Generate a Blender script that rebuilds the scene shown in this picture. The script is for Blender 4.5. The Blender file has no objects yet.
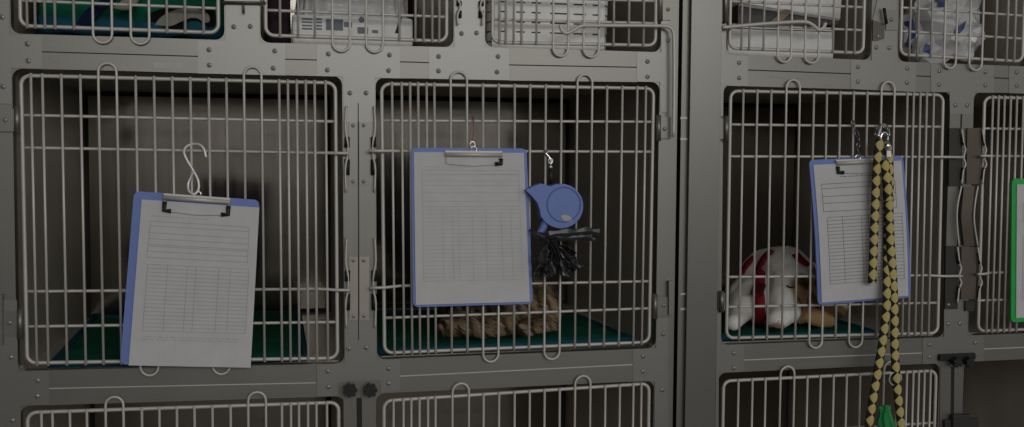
import bpy, bmesh, math, random
from mathutils import Vector, Matrix, noise
from mathutils.bvhtree import BVHTree
from mathutils.geometry import tessellate_polygon
random.seed(7)
S = bpy.context.scene
COL = S.collection
PI = math.pi

# ------------------------------------------------------------------ camera
F = 1017.8195; YAW, PITCH, ROLL = 0.2201, 0.0553, 0.0065
CAM = Vector((0, -2.0, 1.3))
cy, sy, cp, sp = math.cos(YAW), math.sin(YAW), math.cos(PITCH), math.sin(PITCH)
fw = Vector((sy*cp, cy*cp, -sp)); r0 = Vector((cy, -sy, 0)); u0 = r0.cross(fw)
cr, sr = math.cos(ROLL), math.sin(ROLL)
rt = r0*cr + u0*sr; up = u0*cr - r0*sr
cd = bpy.data.cameras.new('camera'); cam = bpy.data.objects.new('camera', cd); COL.objects.link(cam)
cd.sensor_width = 36; cd.lens = F*36/1024; cd.clip_start = 0.02
M = Matrix((rt, up, -fw)).transposed().to_4x4(); M.translation = CAM
cam.matrix_world = M
S.camera = cam

def ray(x, y): return fw + rt*((x-512)/F) - up*((y-213.5)/F)
def P(x, y, Y=0.0):
    """the point of the plane world-y = Y that the photo shows at pixel x, y"""
    d = ray(x, y); return CAM + d*((Y-CAM.y)/d.y)

# ------------------------------------------------------------------ materials
def new_mat(name):
    m = bpy.data.materials.new(name); m.use_nodes = True
    nt = m.node_tree; return m, nt, nt.nodes['Principled BSDF']
def link(nt, a, b): nt.links.new(a, b)
KTONE = .77      # common albedo factor of everything but the white goods
WHITES = ('white_plastic', 'white_card', 'clear_bag_film', 'grey_film', 'chrome', 'white_wire')
def simple(name, col, rough=.5, metal=0, spec=.5, bump=0, bscale=200, **kw):
    if name not in WHITES: col = tuple(c*KTONE for c in col)
    m, nt, b = new_mat(name)
    n = nt.nodes.new('ShaderNodeTexNoise'); n.inputs['Scale'].default_value = bscale*.15; n.inputs['Detail'].default_value = 4
    tc = nt.nodes.new('ShaderNodeTexCoord'); link(nt, tc.outputs['Object'], n.inputs['Vector'])
    mx = nt.nodes.new('ShaderNodeMix'); mx.data_type = 'RGBA'
    mx.inputs['A'].default_value = (*[c*.9 for c in col], 1); mx.inputs['B'].default_value = (*[min(1, c*1.1) for c in col], 1)
    link(nt, n.outputs['Fac'], mx.inputs['Factor']); link(nt, mx.outputs['Result'], b.inputs['Base Color'])
    b.inputs['Roughness'].default_value = rough; b.inputs['Metallic'].default_value = metal
    b.inputs['Specular IOR Level'].default_value = spec
    for k, v in kw.items(): b.inputs[k.replace('_', ' ')].default_value = v
    if bump:
        n2 = nt.nodes.new('ShaderNodeTexNoise'); n2.inputs['Scale'].default_value = bscale
        link(nt, tc.outputs['Object'], n2.inputs['Vector'])
        bp = nt.nodes.new('ShaderNodeBump'); bp.inputs['Strength'].default_value = bump; bp.inputs['Distance'].default_value = .004
        link(nt, n2.outputs['Fac'], bp.inputs['Height']); link(nt, bp.outputs['Normal'], b.inputs['Normal'])
    return m
def steel(name, col, rough, metal, axis, contrast=.12):
    """brushed stainless: fine streaks along one axis plus broad smudges"""
    col = tuple(c*KTONE for c in col)
    m, nt, b = new_mat(name)
    tc = nt.nodes.new('ShaderNodeTexCoord'); mp = nt.nodes.new('ShaderNodeMapping')
    sc = {'x': (3, 260, 260), 'z': (220, 220, 2.5)}[axis]
    mp.inputs['Scale'].default_value = sc
    link(nt, tc.outputs['Object'], mp.inputs['Vector'])
    n = nt.nodes.new('ShaderNodeTexNoise'); n.inputs['Scale'].default_value = 1; n.inputs['Detail'].default_value = 3
    link(nt, mp.outputs['Vector'], n.inputs['Vector'])
    n2 = nt.nodes.new('ShaderNodeTexNoise'); n2.inputs['Scale'].default_value = 9; n2.inputs['Detail'].default_value = 5
    link(nt, tc.outputs['Object'], n2.inputs['Vector'])
    ad = nt.nodes.new('ShaderNodeMath'); ad.operation = 'ADD'
    link(nt, n.outputs['Fac'], ad.inputs[0]); link(nt, n2.outputs['Fac'], ad.inputs[1])
    rp = nt.nodes.new('ShaderNodeMapRange'); rp.inputs['From Min'].default_value = .6; rp.inputs['From Max'].default_value = 1.4
    link(nt, ad.outputs[0], rp.inputs['Value'])
    mx = nt.nodes.new('ShaderNodeMix'); mx.data_type = 'RGBA'
    mx.inputs['A'].default_value = (*[c*(1-contrast) for c in col], 1); mx.inputs['B'].default_value = (*[min(1, c*(1+contrast)) for c in col], 1)
    link(nt, rp.outputs['Result'], mx.inputs['Factor']); link(nt, mx.outputs['Result'], b.inputs['Base Color'])
    rr = nt.nodes.new('ShaderNodeMapRange'); rr.inputs['From Min'].default_value = .6; rr.inputs['From Max'].default_value = 1.4
    rr.inputs['To Min'].default_value = rough-.35*contrast; rr.inputs['To Max'].default_value = rough+.45*contrast
    link(nt, ad.outputs[0], rr.inputs['Value']); link(nt, rr.outputs['Result'], b.inputs['Roughness'])
    b.inputs['Metallic'].default_value = metal
    return m
def coat(name, rough=.8):
    m, nt, b = new_mat(name)
    a = nt.nodes.new('ShaderNodeAttribute'); a.attribute_name = 'coat'
    link(nt, a.outputs['Color'], b.inputs['Base Color']); b.inputs['Roughness'].default_value = rough
    b.inputs['Specular IOR Level'].default_value = .2
    return m
def braid(name):
    m, nt, b = new_mat(name)
    uv = nt.nodes.new('ShaderNodeUVMap'); sx = nt.nodes.new('ShaderNodeSeparateXYZ'); link(nt, uv.outputs['UV'], sx.inputs[0])
    def mth(op, a, bb=None):
        k = nt.nodes.new('ShaderNodeMath'); k.operation = op
        for i, v in enumerate((a, bb)):
            if v is None: continue
            if isinstance(v, (int, float)): k.inputs[i].default_value = v
            else: link(nt, v, k.inputs[i])
        return k.outputs[0]
    p = mth('ABSOLUTE', mth('SUBTRACT', mth('FRACT', sx.outputs['X']), .5))
    q = mth('ABSOLUTE', mth('SUBTRACT', mth('FRACT', sx.outputs['Y']), .5))
    s = mth('ADD', p, q); lt = mth('LESS_THAN', s, .5)
    mx = nt.nodes.new('ShaderNodeMix'); mx.data_type = 'RGBA'; link(nt, lt, mx.inputs['Factor'])
    mx.inputs['A'].default_value = (.008, .008, .010, 1); mx.inputs['B'].default_value = (.55, .46, .17, 1)
    link(nt, mx.outputs['Result'], b.inputs['Base Color']); b.inputs['Roughness'].default_value = .75
    bp = nt.nodes.new('ShaderNodeBump'); bp.inputs['Strength'].default_value = .5; bp.inputs['Distance'].default_value = .002
    link(nt, mth('ABSOLUTE', mth('SUBTRACT', s, .5)), bp.inputs['Height']); link(nt, bp.outputs['Normal'], b.inputs['Normal'])
    return m
def quilt(name, col):
    col = tuple(c*KTONE for c in col)
    m, nt, b = new_mat(name)
    tc = nt.nodes.new('ShaderNodeTexCoord')
    n = nt.nodes.new('ShaderNodeTexNoise'); n.inputs['Scale'].default_value = 500; link(nt, tc.outputs['Object'], n.inputs['Vector'])
    w = nt.nodes.new('ShaderNodeTexNoise'); w.inputs['Scale'].default_value = 14; w.inputs['Detail'].default_value = 4; link(nt, tc.outputs['Object'], w.inputs['Vector'])
    mx = nt.nodes.new('ShaderNodeMix'); mx.data_type = 'RGBA'; link(nt, w.outputs['Fac'], mx.inputs['Factor'])
    mx.inputs['A'].default_value = (*[c*.7 for c in col], 1); mx.inputs['B'].default_value = (*[c*1.25 for c in col], 1)
    link(nt, mx.outputs['Result'], b.inputs['Base Color'])
    bp = nt.nodes.new('ShaderNodeBump'); bp.inputs['Strength'].default_value = .6; bp.inputs['Distance'].default_value = .003
    link(nt, n.outputs['Fac'], bp.inputs['Height']); link(nt, bp.outputs['Normal'], b.inputs['Normal'])
    b.inputs['Roughness'].default_value = .9; b.inputs['Specular IOR Level'].default_value = .15
    return m

STEEL = (.305, .298, .272)
mFrame = steel('frame_steel', STEEL, .42, .75, 'x', .05)
mPost = steel('post_steel', STEEL, .42, .75, 'z', .06)
mPlate = steel('plate_steel', (.35, .347, .325), .42, .72, 'x', .03)
mStrike = steel('strike_steel', (.47, .43, .38), .45, .6, 'z', .1)
mPillar = steel('pillar_steel', (.27, .266, .247), .36, .7, 'z', .012)
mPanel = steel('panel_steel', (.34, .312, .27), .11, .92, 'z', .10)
mSide = steel('side_steel', (.66, .60, .52), .42, .2, 'z', .14)
mFloorP = steel('tray_steel', (.60, .56, .50), .42, .25, 'x', .12)
mBar = simple('bar_steel', (.86, .81, .76), .5, .25)
mRim = simple('rim_steel', (.80, .76, .71), .5, .3)
mScrew = simple('screw_steel', (.55, .54, .51), .4, .6)
mSlot = simple('screw_slot', (.06, .06, .055), .7)
mChrome = simple('chrome', (.85, .85, .86), .12, 1)
mDarkLatch = simple('dark_latch', (.06, .056, .05), .5, .3)
mBrownLatch = simple('brown_latch_steel', (.17, .142, .115), .45, .5)
mRubber = simple('black_rubber', (.012, .012, .012), .55)
mSeam = simple('seam_dark', (.03, .028, .025), .8)
mPaper = simple('paper', (.80, .80, .81), .85, 0, .1)
mInk = simple('grey_ink', (.53, .53, .55), .9); mInkFaint = simple('faint_ink', (.64, .64, .68), .9)
mInkPale = simple('pale_ink', (.60, .60, .62), .9)
mInkDark = simple('dark_ink', (.22, .22, .23), .9)
mBlue = simple('blue_plastic', (.21, .31, .76), .5)
mBlueRim = simple('blue_plastic_deep', (.17, .24, .60), .5)
mGreenP = simple('green_plastic', (.02, .58, .10), .35)
mGreenBag = simple('green_bag_film', (.03, .36, .10), .3, 0, .5, .5, 90)
mWire = simple('white_wire', (.80, .79, .78), .3, .3)
mRed = simple('red_cord', (.45, .2, .18), .6)
mBlackBag = simple('black_bag_film', (.028, .028, .03), .28, 0, .6)
mYB = braid('yellow_black_braid')
mMat = quilt('green_quilt', (.008, .165, .098)); mTeal = quilt('teal_binding', (.018, .12, .18))
mNavy = quilt('navy_cloth', (.012, .022, .07)); mBlackCloth = quilt('black_cloth', (.012, .011, .012)); mGreyCloth = quilt('grey_cloth', (.38, .37, .32))
mHarness = simple('red_webbing', (.34, .018, .035), .7, 0, .2, .4, 700)
mBuckle = simple('dark_red_buckle', (.10, .01, .015), .3)
mCoat = coat('coat')
mNose = simple('nose_leather', (.02, .015, .015), .4)
mWhiteP = simple('white_plastic', (.90, .90, .88), .45)
mWhiteCard = simple('white_card', (.90, .90, .89), .7)
mCard = simple('tan_card', (.40, .32, .22), .85)
mGreyFilm = simple('grey_film', (.52, .52, .52), .25, 0, .5, .4, 60)
mPrint = simple('slate_print', (.26, .29, .33), .7)
mFilm = simple('clear_bag_film', (.85, .86, .88), .2, 0, .6, Transmission_Weight=.15)
mBluePrint = simple('blue_print', (.07, .12, .38), .4)
mDarkGrey = simple('dark_grey_plastic', (.045, .043, .042), .4)
mPlum = simple('plum_cloth', (.03, .012, .02), .9)
mLabelGrey = simple('label_grey', (.60, .60, .56), .5)
mFloor = simple('floor_vinyl', (.20, .19, .18), .5)

# ------------------------------------------------------------------ mesh builder
class MB:
    def __init__(s): s.bm = bmesh.new(); s.uv = s.bm.loops.layers.uv.new('UVMap')
    def box(s, a, b, bevel=0):
        a, b = Vector(a), Vector(b); c = (a+b)/2; d = b-a
        r = bmesh.ops.create_cube(s.bm, size=1, matrix=Matrix.Translation(c) @ Matrix.Diagonal((abs(d.x), abs(d.y), abs(d.z), 1)))
        if bevel:
            es = list({e for v in r['verts'] for e in v.link_edges})
            bmesh.ops.bevel(s.bm, geom=es, offset=bevel, segments=2, profile=.5, affect='EDGES')
        return s
    def obox(s, mat, size, bevel=0):
        r = bmesh.ops.create_cube(s.bm, size=1, matrix=mat @ Matrix.Diagonal((*size, 1)))
        if bevel:
            es = list({e for v in r['verts'] for e in v.link_edges})
            bmesh.ops.bevel(s.bm, geom=es, offset=bevel, segments=2, profile=.5, affect='EDGES')
        return s
    def tube(s, pts, r, n=8, closed=False, flat=1.0, vlen=None, ref=Vector((0, -1, 0)), cap=True):
        pts = [Vector(p) for p in pts]; N = len(pts); rings = []; acc = 0; rr = r if isinstance(r, (list, tuple)) else [r]*N
        vs = []
        for i, p in enumerate(pts):
            if closed: t = pts[(i+1) % N]-pts[i-1]
            else: t = pts[min(i+1, N-1)]-pts[max(i-1, 0)]
            t.normalize(); a = ref - t*ref.dot(t)
            if a.length < 1e-3: a = Vector((1, 0, 0)) - t*t.x
            a.normalize(); b = t.cross(a)
            if i: acc += (p-pts[i-1]).length
            vs.append(acc)
            rings.append([s.bm.verts.new(p + a*(rr[i]*flat*math.cos(2*PI*k/n)) + b*(rr[i]*math.sin(2*PI*k/n))) for k in range(n)])
        for i in range(N if closed else N-1):
            A, B = rings[i], rings[(i+1) % N]
            for k in range(n):
                f = s.bm.faces.new((A[k], A[(k+1) % n], B[(k+1) % n], B[k])); f.smooth = True
                if vlen:
                    uvs = ((k/n*2+.5, vs[i]/vlen), ((k+1)/n*2+.5, vs[i]/vlen), ((k+1)/n*2+.5, vs[(i+1) % N]/vlen), (k/n*2+.5, vs[(i+1) % N]/vlen))
                    for l, w in zip(f.loops, uvs): l[s.uv].uv = w
        if not closed and cap:
            s.bm.faces.new(list(reversed(rings[0]))); s.bm.faces.new(rings[-1])
        return s
    def prism(s, loops, off, back=None):
        """outline loops (first outer, others holes) of 3-D points, thickened by the vector off"""
        off = Vector(off); loops = [[Vector(p) for p in L] for L in loops]
        tris = tessellate_polygon(loops); flat = [p for L in loops for p in L]
        A = [s.bm.verts.new(p) for p in flat]; B = [s.bm.verts.new(p+off) for p in flat]
        for t in tris:
            try: s.bm.faces.new([A[i] for i in t]); s.bm.faces.new([B[i] for i in reversed(t)])
            except ValueError: pass
        k = 0
        for L in loops:
            n = len(L)
            for i in range(n):
                a, b = k+i, k+(i+1) % n
                try: s.bm.faces.new((A[a], A[b], B[b], B[a]))
                except ValueError: pass
            k += n
        return s
    def lathe(s, prof, mat=Matrix(), n=14):
        rings = [[s.bm.verts.new(mat @ Vector((r*math.cos(2*PI*k/n), r*math.sin(2*PI*k/n), z))) for k in range(n)] for r, z in prof]
        for A, B in zip(rings, rings[1:]):
            for k in range(n):
                f = s.bm.faces.new((A[k], A[(k+1) % n], B[(k+1) % n], B[k])); f.smooth = True
        s.bm.faces.new(list(reversed(rings[0]))); s.bm.faces.new(rings[-1]); return s
    def ball(s, c, rad, sub=3, rot=None):
        rad = rad if isinstance(rad, (tuple, list)) else (rad,)*3
        m = Matrix.Translation(Vector(c)) @ (rot.to_4x4() if rot else Matrix()) @ Matrix.Diagonal((*rad, 1))
        r = bmesh.ops.create_icosphere(s.bm, subdivisions=sub, radius=1, matrix=m)
        for v in r['verts']:
            for f in v.link_faces: f.smooth = True
        return s
    def caps(s, p0, a, p1, b, k=7):
        for i in range(k+1):
            t = i/k; s.ball(Vector(p0).lerp(Vector(p1), t), a+(b-a)*t, 2)
        return s
    def grid(s, fn, nu, nv, thick=None):
        V = [[s.bm.verts.new(fn(i/nu, j/nv)) for i in range(nu+1)] for j in range(nv+1)]
        for j in range(nv):
            for i in range(nu):
                f = s.bm.faces.new((V[j][i], V[j][i+1], V[j+1][i+1], V[j+1][i])); f.smooth = True
                for l, w in zip(f.loops, ((i, j), (i+1, j), (i+1, j+1), (i, j+1))): l[s.uv].uv = (w[0]/nu, w[1]/nv)
        return s

def base_of(o):
    while o is not None and o.parent is not None: o = o.parent
    return o.location.copy() if o is not None else Vector()
def build(name, mb, mat, parent=None, recalc=True, label=None):
    if recalc: bmesh.ops.recalc_face_normals(mb.bm, faces=mb.bm.faces)
    if parent is not None:
        L = base_of(parent)
        for v in mb.bm.verts: v.co -= L
    me = bpy.data.meshes.new(name); mb.bm.to_mesh(me); mb.bm.free()
    me.materials.append(mat)
    o = bpy.data.objects.new(name, me); COL.objects.link(o)
    if parent is not None: o.parent = parent
    if label: o['label'] = label
    return o
def thing(name, label, cat, loc=(0, 0, 0), group=None):
    o = bpy.data.objects.new(name, None); COL.objects.link(o); o.location = loc; o.empty_display_size = .05
    o['label'] = label; o['category'] = cat
    if group: o['group'] = group
    return o
def tag(o, label, cat, group=None):
    o['label'] = label; o['category'] = cat
    if group: o['group'] = group
    return o
def struct(o): o['kind'] = 'structure'; return o

def arc_corner(a, b, c, r, n=6):
    """rounded corner at b of the path a-b-c"""
    a, b, c = Vector(a), Vector(b), Vector(c); d1 = (a-b).normalized(); d2 = (c-b).normalized()
    ang = d1.angle(d2); t = r/math.tan(ang/2)
    p, q = b+d1*t, b+d2*t; ctr = b+(d1+d2).normalized()*(r/math.sin(ang/2)); out = []
    v0, v1 = p-ctr, q-ctr
    for i in range(n+1): out.append(ctr + v0.normalized().slerp(v1.normalized(), i/n)*v0.length)
    return out
def rounded(pts, r, n=5):
    N = len(pts); out = []
    for i in range(N):
        k = r[i] if isinstance(r, (list, tuple)) else r
        out += arc_corner(pts[i-1], pts[i], pts[(i+1) % N], k, n) if k > 0 else [Vector(pts[i])]
    return out
def smooth_path(pts, n=8):
    pts = [Vector(p) for p in pts]; out = []
    for i in range(len(pts)-1):
        p0, p1, p2, p3 = pts[max(i-1, 0)], pts[i], pts[i+1], pts[min(i+2, len(pts)-1)]
        for k in range(n):
            t = k/n
            out.append(.5*((2*p1)+(p2-p0)*t+(2*p0-5*p1+4*p2-p3)*t*t+(3*p1-p0-3*p2+p3)*t**3))
    out.append(pts[-1]); return out

# ------------------------------------------------------------------ room
fl = MB(); fl.box((-3.2, -3.6, -.03), (4.2, 1.2, 0)); struct(build('floor', fl, mFloor))
fl = MB(); fl.box((-3.2, .78, 0), (4.2, .86, 2.7)); struct(build('wall_back', fl, mFloor))

# ------------------------------------------------------------------ cage openings (pixel corners TL TR BR BL)
TOPZ = 1.985; BOTZ = .20
def q(tl, tr, br, bl): return [P(*tl), P(*tr), P(*br), P(*bl)]
def up_from(bl, br, h):           # opening known by its bottom edge
    a, b = P(*bl), P(*br); return [a+Vector((0, 0, h)), b+Vector((0, 0, h)), b, a]
def down_from(tl, tr, h):
    a, b = P(*tl), P(*tr); return [a, b, b-Vector((0, 0, h)), a-Vector((0, 0, h))]
OP = {
 'T1': up_from((11, 33.5), (224.5, 40), .40), 'T2': up_from((260.5, 42.5), (453.5, 47.2), .40), 'T3': up_from((485, 46.8), (660.5, 52.2), .40),
 'T4': up_from((726, 54.5), (870.5, 60), .40), 'T5': up_from((898, 61.5), (1029, 66.5), .40),
 'M1': q((12, 68.5), (342, 76.2), (344.5, 363.5), (17, 371)),
 'M2': q((375.5, 77.5), (659.6, 82.2), (655.5, 348), (377, 359.5)),
 'M3': q((723.5, 84.5), (950, 91.5), (943.5, 337), (721, 344.8)),
 'B1': down_from((20, 406), (344.5, 396), .52), 'B2': down_from((376, 393.5), (654, 380.5), .52), 'B3': down_from((718.5, 373), (939.5, 363), .52),
 'B4': down_from((964, 362), (1150, 353), .52),
}
a, b = P(974, 92), P(968, 335.5)
OP['M4'] = [a, a+Vector((.47, 0, -.003)), b+Vector((.47, 0, .003)), b]
SH = .022     # face sheet thickness

def bank(name, label, x0, x1, keys):
    t = thing(name, label, 'cage bank', ((x0+x1)/2, .35, 0))
    outer = [(x0, 0, TOPZ), (x1, 0, TOPZ), (x1, 0, 0.0), (x0, 0, 0.0)]
    holes = [rounded(OP[k], .017, 5) for k in keys]
    m = MB(); m.prism([outer]+holes, (0, SH, 0)); build('face_frame', m, mFrame, t)
    m = MB(); m.box((x0, SH, 0), (x1, .72, .14)); build('plinth', m, mPanel, t)
    return t
XL, XM0, XM1 = P(-14, 200).x, P(676, 200).x, P(720, 200).x
XR = OP['M4'][1].x+.05
bankL = bank('cage_bank', 'brushed steel bank of cages left of the flat steel post', XL, XM0, ['T1', 'T2', 'T3', 'M1', 'M2', 'B1', 'B2'])
bankR = bank('cage_bank', 'brushed steel bank of cages right of the flat steel post', XM1-.004, XR, ['T4', 'T5', 'M3', 'M4', 'B3', 'B4'])

# screws share one mesh
sm = MB(); sm.lathe([(.0048, 0), (.0048, .0009), (.0040, .0022), (.0022, .0030), (.0005, .0032)], Matrix.Rotation(PI/2, 4, 'X'), 12)
bmesh.ops.recalc_face_normals(sm.bm, faces=sm.bm.faces)
SCREW = bpy.data.meshes.new('screw'); sm.bm.to_mesh(SCREW); SCREW.materials.append(mScrew); SCREW.materials.append(mSlot)
bmx = bmesh.new(); bmx.from_mesh(SCREW)
for rot in (0.5, 0.5+PI/2):
    r = bmesh.ops.create_cube(bmx, size=1, matrix=Matrix.Translation((0, -.0031, 0)) @ Matrix.Rotation(rot, 4, 'Y') @ Matrix.Diagonal((.0050, .0006, .0011, 1)))
    for v in r['verts']:
        for f in v.link_faces: f.material_index = 1
bmx.to_mesh(SCREW); bmx.free()
def screw(x, y, parent, Y=-.002, s=1.0):
    o = bpy.data.objects.new('screw', SCREW); COL.objects.link(o); o.parent = parent
    o.location = P(x, y, Y)-base_of(parent); o.rotation_euler = (0, random.uniform(0, 3), 0); o.scale = (s, s, s)
def plate(name, parent, pts, screws=(), r=0.0, mat=None, Y=-.002, th=.002, ss=1.0):
    m = MB(); w = [P(x, y, Y) for x, y in pts]
    m.prism([rounded(w, r, 4) if r else w], (0, th-.0002, 0)); o = build(name, m, mat or mPlate, parent)
    for x, y in screws: screw(x, y, o, Y, ss)
    return o

# ---- rails: two flanges with a thin seam between, from joint plate to joint plate
def rail(parent, xa, xb, top, seam, bot, painted_highlight=False):
    """top, seam, bot: (y at xa, y at xb)"""
    m = MB()
    g = .55
    m.prism([[P(xa, top[0], -.0012), P(xb, top[1], -.0012), P(xb, seam[1]-g, -.0012), P(xa, seam[0]-g, -.0012)]], (0, .0011, 0))
    build('rail_flange', m, mFrame, parent)
    m = MB()
    m.prism([[P(xa, seam[0]+g, -.0012), P(xb, seam[1]+g, -.0012), P(xb, bot[1], -.0012), P(xa, bot[0], -.0012)]], (0, .0011, 0))
    build('rail_flange', m, mFrame, parent)
    m = MB()
    m.prism([[P(xa, seam[0]-g, -.0003), P(xb, seam[1]-g, -.0003), P(xb, seam[1]+g, -.0003), P(xa, seam[0]+g, -.0003)]], (0, .0002, 0))
    build('rail_seam', m, mRim if painted_highlight else mSeam, parent)  # lower seams get pale steel, a highlight painted along the rail edge
rail(bankL, 42, 198, (36, 40.5), (51.8, 56.4), (68.4, 73.2))
rail(bankL, 285, 317, (44.5, 45.2), (59.2, 60), (75.2, 76))
rail(bankL, 400, 429, (47.2, 47.6), (61.8, 62.6), (78.3, 78.6))
rail(bankL, 509, 637, (49, 52), (64.9, 67.3), (80.5, 82))
rail(bankR, 748, 851, (56.5, 60), (70, 73.8), (86.3, 89.2))
rail(bankR, 916, 931, (63.5, 64), (75.8, 76.6), (92, 92.3))
rail(bankR, 994, 1009, (66, 66.5), (77.8, 78.5), (92.6, 93))
rail(bankL, 49, 316, (371, 364.6), (388.5, 382.8), (405.2, 397), True)
rail(bankL, 400, 633, (359, 349), (376.2, 364.6), (390.5, 381.5), True)
rail(bankR, 744, 922, (344.6, 338), (360, 353), (371.5, 364), True)
rail(bankR, 984, 1150, (335, 329), (349, 342), (361, 353.5), True)
# ---- joint plates
plate('joint_plate', bankL, [(-13, -30), (8.5, -30), (9.5, 35), (42, 35.8), (42, 68.8), (11, 68), (12, 104), (-13, 103)], [(27.5, 43.8), (28.3, 60.8), (2, 17), (3, 86.5)])
plate('joint_plate', bankL, [(226, -30), (259, -30), (259.5, 43), (285, 44), (285, 75.4), (198, 73.4), (198, 40.2), (225.5, 41)], [(233.8, 26.8), (250.3, 26.4), (209, 49.8), (209.3, 65.2), (274.8, 51), (273.3, 68.2)])
plate('joint_plate', bankL, [(317, 44.8), (400, 47), (400, 78.4), (374.8, 77.8), (374.6, 122), (343.3, 122), (343, 76.6), (317, 76)], [(328.3, 54), (327.3, 70), (389.5, 55), (388.6, 70.6), (349.8, 93), (366, 93)])
plate('joint_plate', bankL, [(429, 47.2), (454.3, 47.6), (454.6, -30), (484, -30), (484, 47.2), (509, 48.6), (509, 80.2), (429, 78.8)], [(438.6, 56.5), (438.5, 71), (461.5, 33.5), (476.5, 33), (498, 56.6), (497, 72)])
plate('joint_plate', bankL, [(637, 51.8), (661.2, 52.4), (661, -30), (668.5, -30), (668.5, 112), (660.2, 112), (660, 82), (637, 81.6)], [(647.5, 61.5), (647.5, 76.8), (668, 40.5)])
plate('joint_plate', bankR, [(720.5, -30), (725.2, -30), (725.6, 54.6), (748, 56.2), (748, 86.2), (723.6, 85.6), (723, 116), (720.5, 116)], [(739.2, 62.8), (739.2, 78)])
plate('joint_plate', bankR, [(851, 59.6), (871.5, 60.2), (872.5, 22), (884, -30), (897, -30), (897, 61.8), (916, 63), (916, 92), (851, 89)], [(858, 67), (858, 81.5), (876.4, 47.5), (889.5, 47.8), (907.5, 68.5), (907, 82.7)])
plate('joint_plate', bankR, [(931, 63.4), (994, 65.6), (994, 92.8), (974, 92.6), (973, 114), (950, 114), (949.6, 92.2), (931, 92)], [(939.5, 71), (939.3, 84.6), (985.5, 72), (985.5, 85.2), (955.5, 105.3), (967.3, 105.3)])
plate('joint_plate', bankR, [(1009, 66), (1060, 68), (1060, 95), (1009, 93)], [(1017, 72.3), (1017, 85.6)])
plate('joint_plate', bankL, [(-13, 300), (17, 300), (17.8, 371.4), (49, 371), (49, 404.8), (20.5, 405.6), (21, 440), (-13, 440)], [(37.5, 380.5), (37.2, 396.2), (10.8, 357.3), (12.5, 420.5)])
plate('joint_plate', bankL, [(317, 364.8), (344.8, 364), (345, 318), (376.2, 318), (376.6, 359.8), (400, 359), (400, 391), (381, 392), (380, 380), (338, 382), (338, 395.5), (317, 396.4)],
      [(327.7, 371.2), (328.5, 387), (388.7, 368.6), (388.7, 383.6), (348.6, 348.6), (366.2, 347.6)])
plate('joint_plate', bankL, [(633, 349), (656, 348.2), (656.4, 318), (668, 318), (668, 440), (654.4, 440), (654.6, 381), (633, 381.6)], [(643, 356.3), (643, 371.3), (663.3, 334), (662.3, 390)])
plate('joint_plate', bankR, [(717, 310), (720.6, 310), (720.8, 345), (744, 344.4), (744, 371.4), (718.8, 372.6), (718.6, 440), (715, 440)], [(734, 353.2), (734, 368.2)])
plate('joint_plate', bankR, [(922.5, 338), (944, 337.2), (944.3, 302), (966.6, 302), (967.6, 335.6), (984, 335), (984, 361), (971, 361.6), (971, 356), (937, 356.5), (937, 363.5), (922.5, 364.2)],
      [(929.7, 344.7), (929.7, 357), (975.3, 342.6), (975.3, 355.2), (948.3, 324), (960, 323.4)])
# centre posts, seam strips
def vseam(parent, xa, ya, xb, yb, w=.9):
    m = MB(); m.prism([[P(xa-w/2, ya, -.0024), P(xa+w/2, ya, -.0024), P(xb+w/2, yb, -.0024), P(xb-w/2, yb, -.0024)]], (0, .002, 0)); build('post_seam', m, mSeam, parent)
for pa, pb in (((343.5, 122), (344.6, 318)), ((359, 122), (360.2, 318))):
    m = MB(); wd = 15
    m.prism([[P(pa[0], pa[1], -.0016), P(pa[0]+wd, pa[1], -.0016), P(pb[0]+wd, pb[1], -.0016), P(pb[0], pb[1], -.0016)]], (0, .0015, 0)); build('post_face', m, mPost, bankL)
vseam(bankL, 358.2, 103, 358.6, 340)
for x0_, x1_ in ((950, 961), (962.2, 973)):
    m = MB(); m.prism([[P(x0_, 114, -.0016), P(x1_, 114, -.0016), P(x1_-5.5, 302, -.0016), P(x0_-5.5, 302, -.0016)]], (0, .0015, 0)); build('post_face', m, mPost, bankR)
vseam(bankR, 961.5, 114, 956, 300)
# strike plates on the centre post
plate('strike_plate', bankL, [(349, 122), (357.4, 122), (357.4, 185), (349, 185)], [(353, 125.5), (353, 181.5)], 0, mPost, -.004, .0025, .8)
plate('strike_plate', bankL, [(359.2, 122), (368, 122), (368, 185), (359.2, 185)], [(363.7, 125.3), (363.7, 181.5)], 0, mPost, -.004, .0025, .8)
plate('strike_plate', bankL, [(349.5, 257), (357.8, 257), (358, 320), (349.5, 320)], [(353.4, 260.5), (353.6, 316.3)], 0, mStrike, -.004, .0025, .8)
plate('strike_plate', bankL, [(359.4, 257), (369.2, 257), (369.2, 320), (359.5, 320)], [(363.7, 260.5), (363.9, 316)], 0, mStrike, -.004, .0025, .8)
# bent wire latch guides beside the strike plates: wire, two black sleeves
def guide(parent, x, y0, y1, sgn):
    h = y1-y0
    pts = [(x+1*sgn, y0), (x, y0+h*.25), (x+2.2*sgn, y0+h*.42), (x+2.2*sgn, y0+h*.58), (x, y0+h*.72), (x+.6*sgn, y1)]
    m = MB(); m.tube(smooth_path([P(a, b, -.010) for a, b in pts], 4), .0022, 7); o = build('latch_guide', m, mRim, parent)
    for f0, f1 in ((.36, .48), (.62, .80)):
        m = MB(); m.tube([P(x+1.8*sgn, y0+h*f0, -.006), P(x+1.6*sgn, y0+h*f1, -.0075)], .0052, 8); build('sleeve', m, mRubber, o)
for x, y0, y1, s in ((345.4, 106, 192, 1), (375.2, 106, 192, -1), (345.8, 238, 328, 1), (375.8, 238, 328, -1)): guide(bankL, x, y0, y1, s)
for i, (x, y0, y1, s) in enumerate(((457.5, -12, 25, 1), (483, -12, 25, -1))): guide(bankL, x, y0, y1, s)
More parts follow.
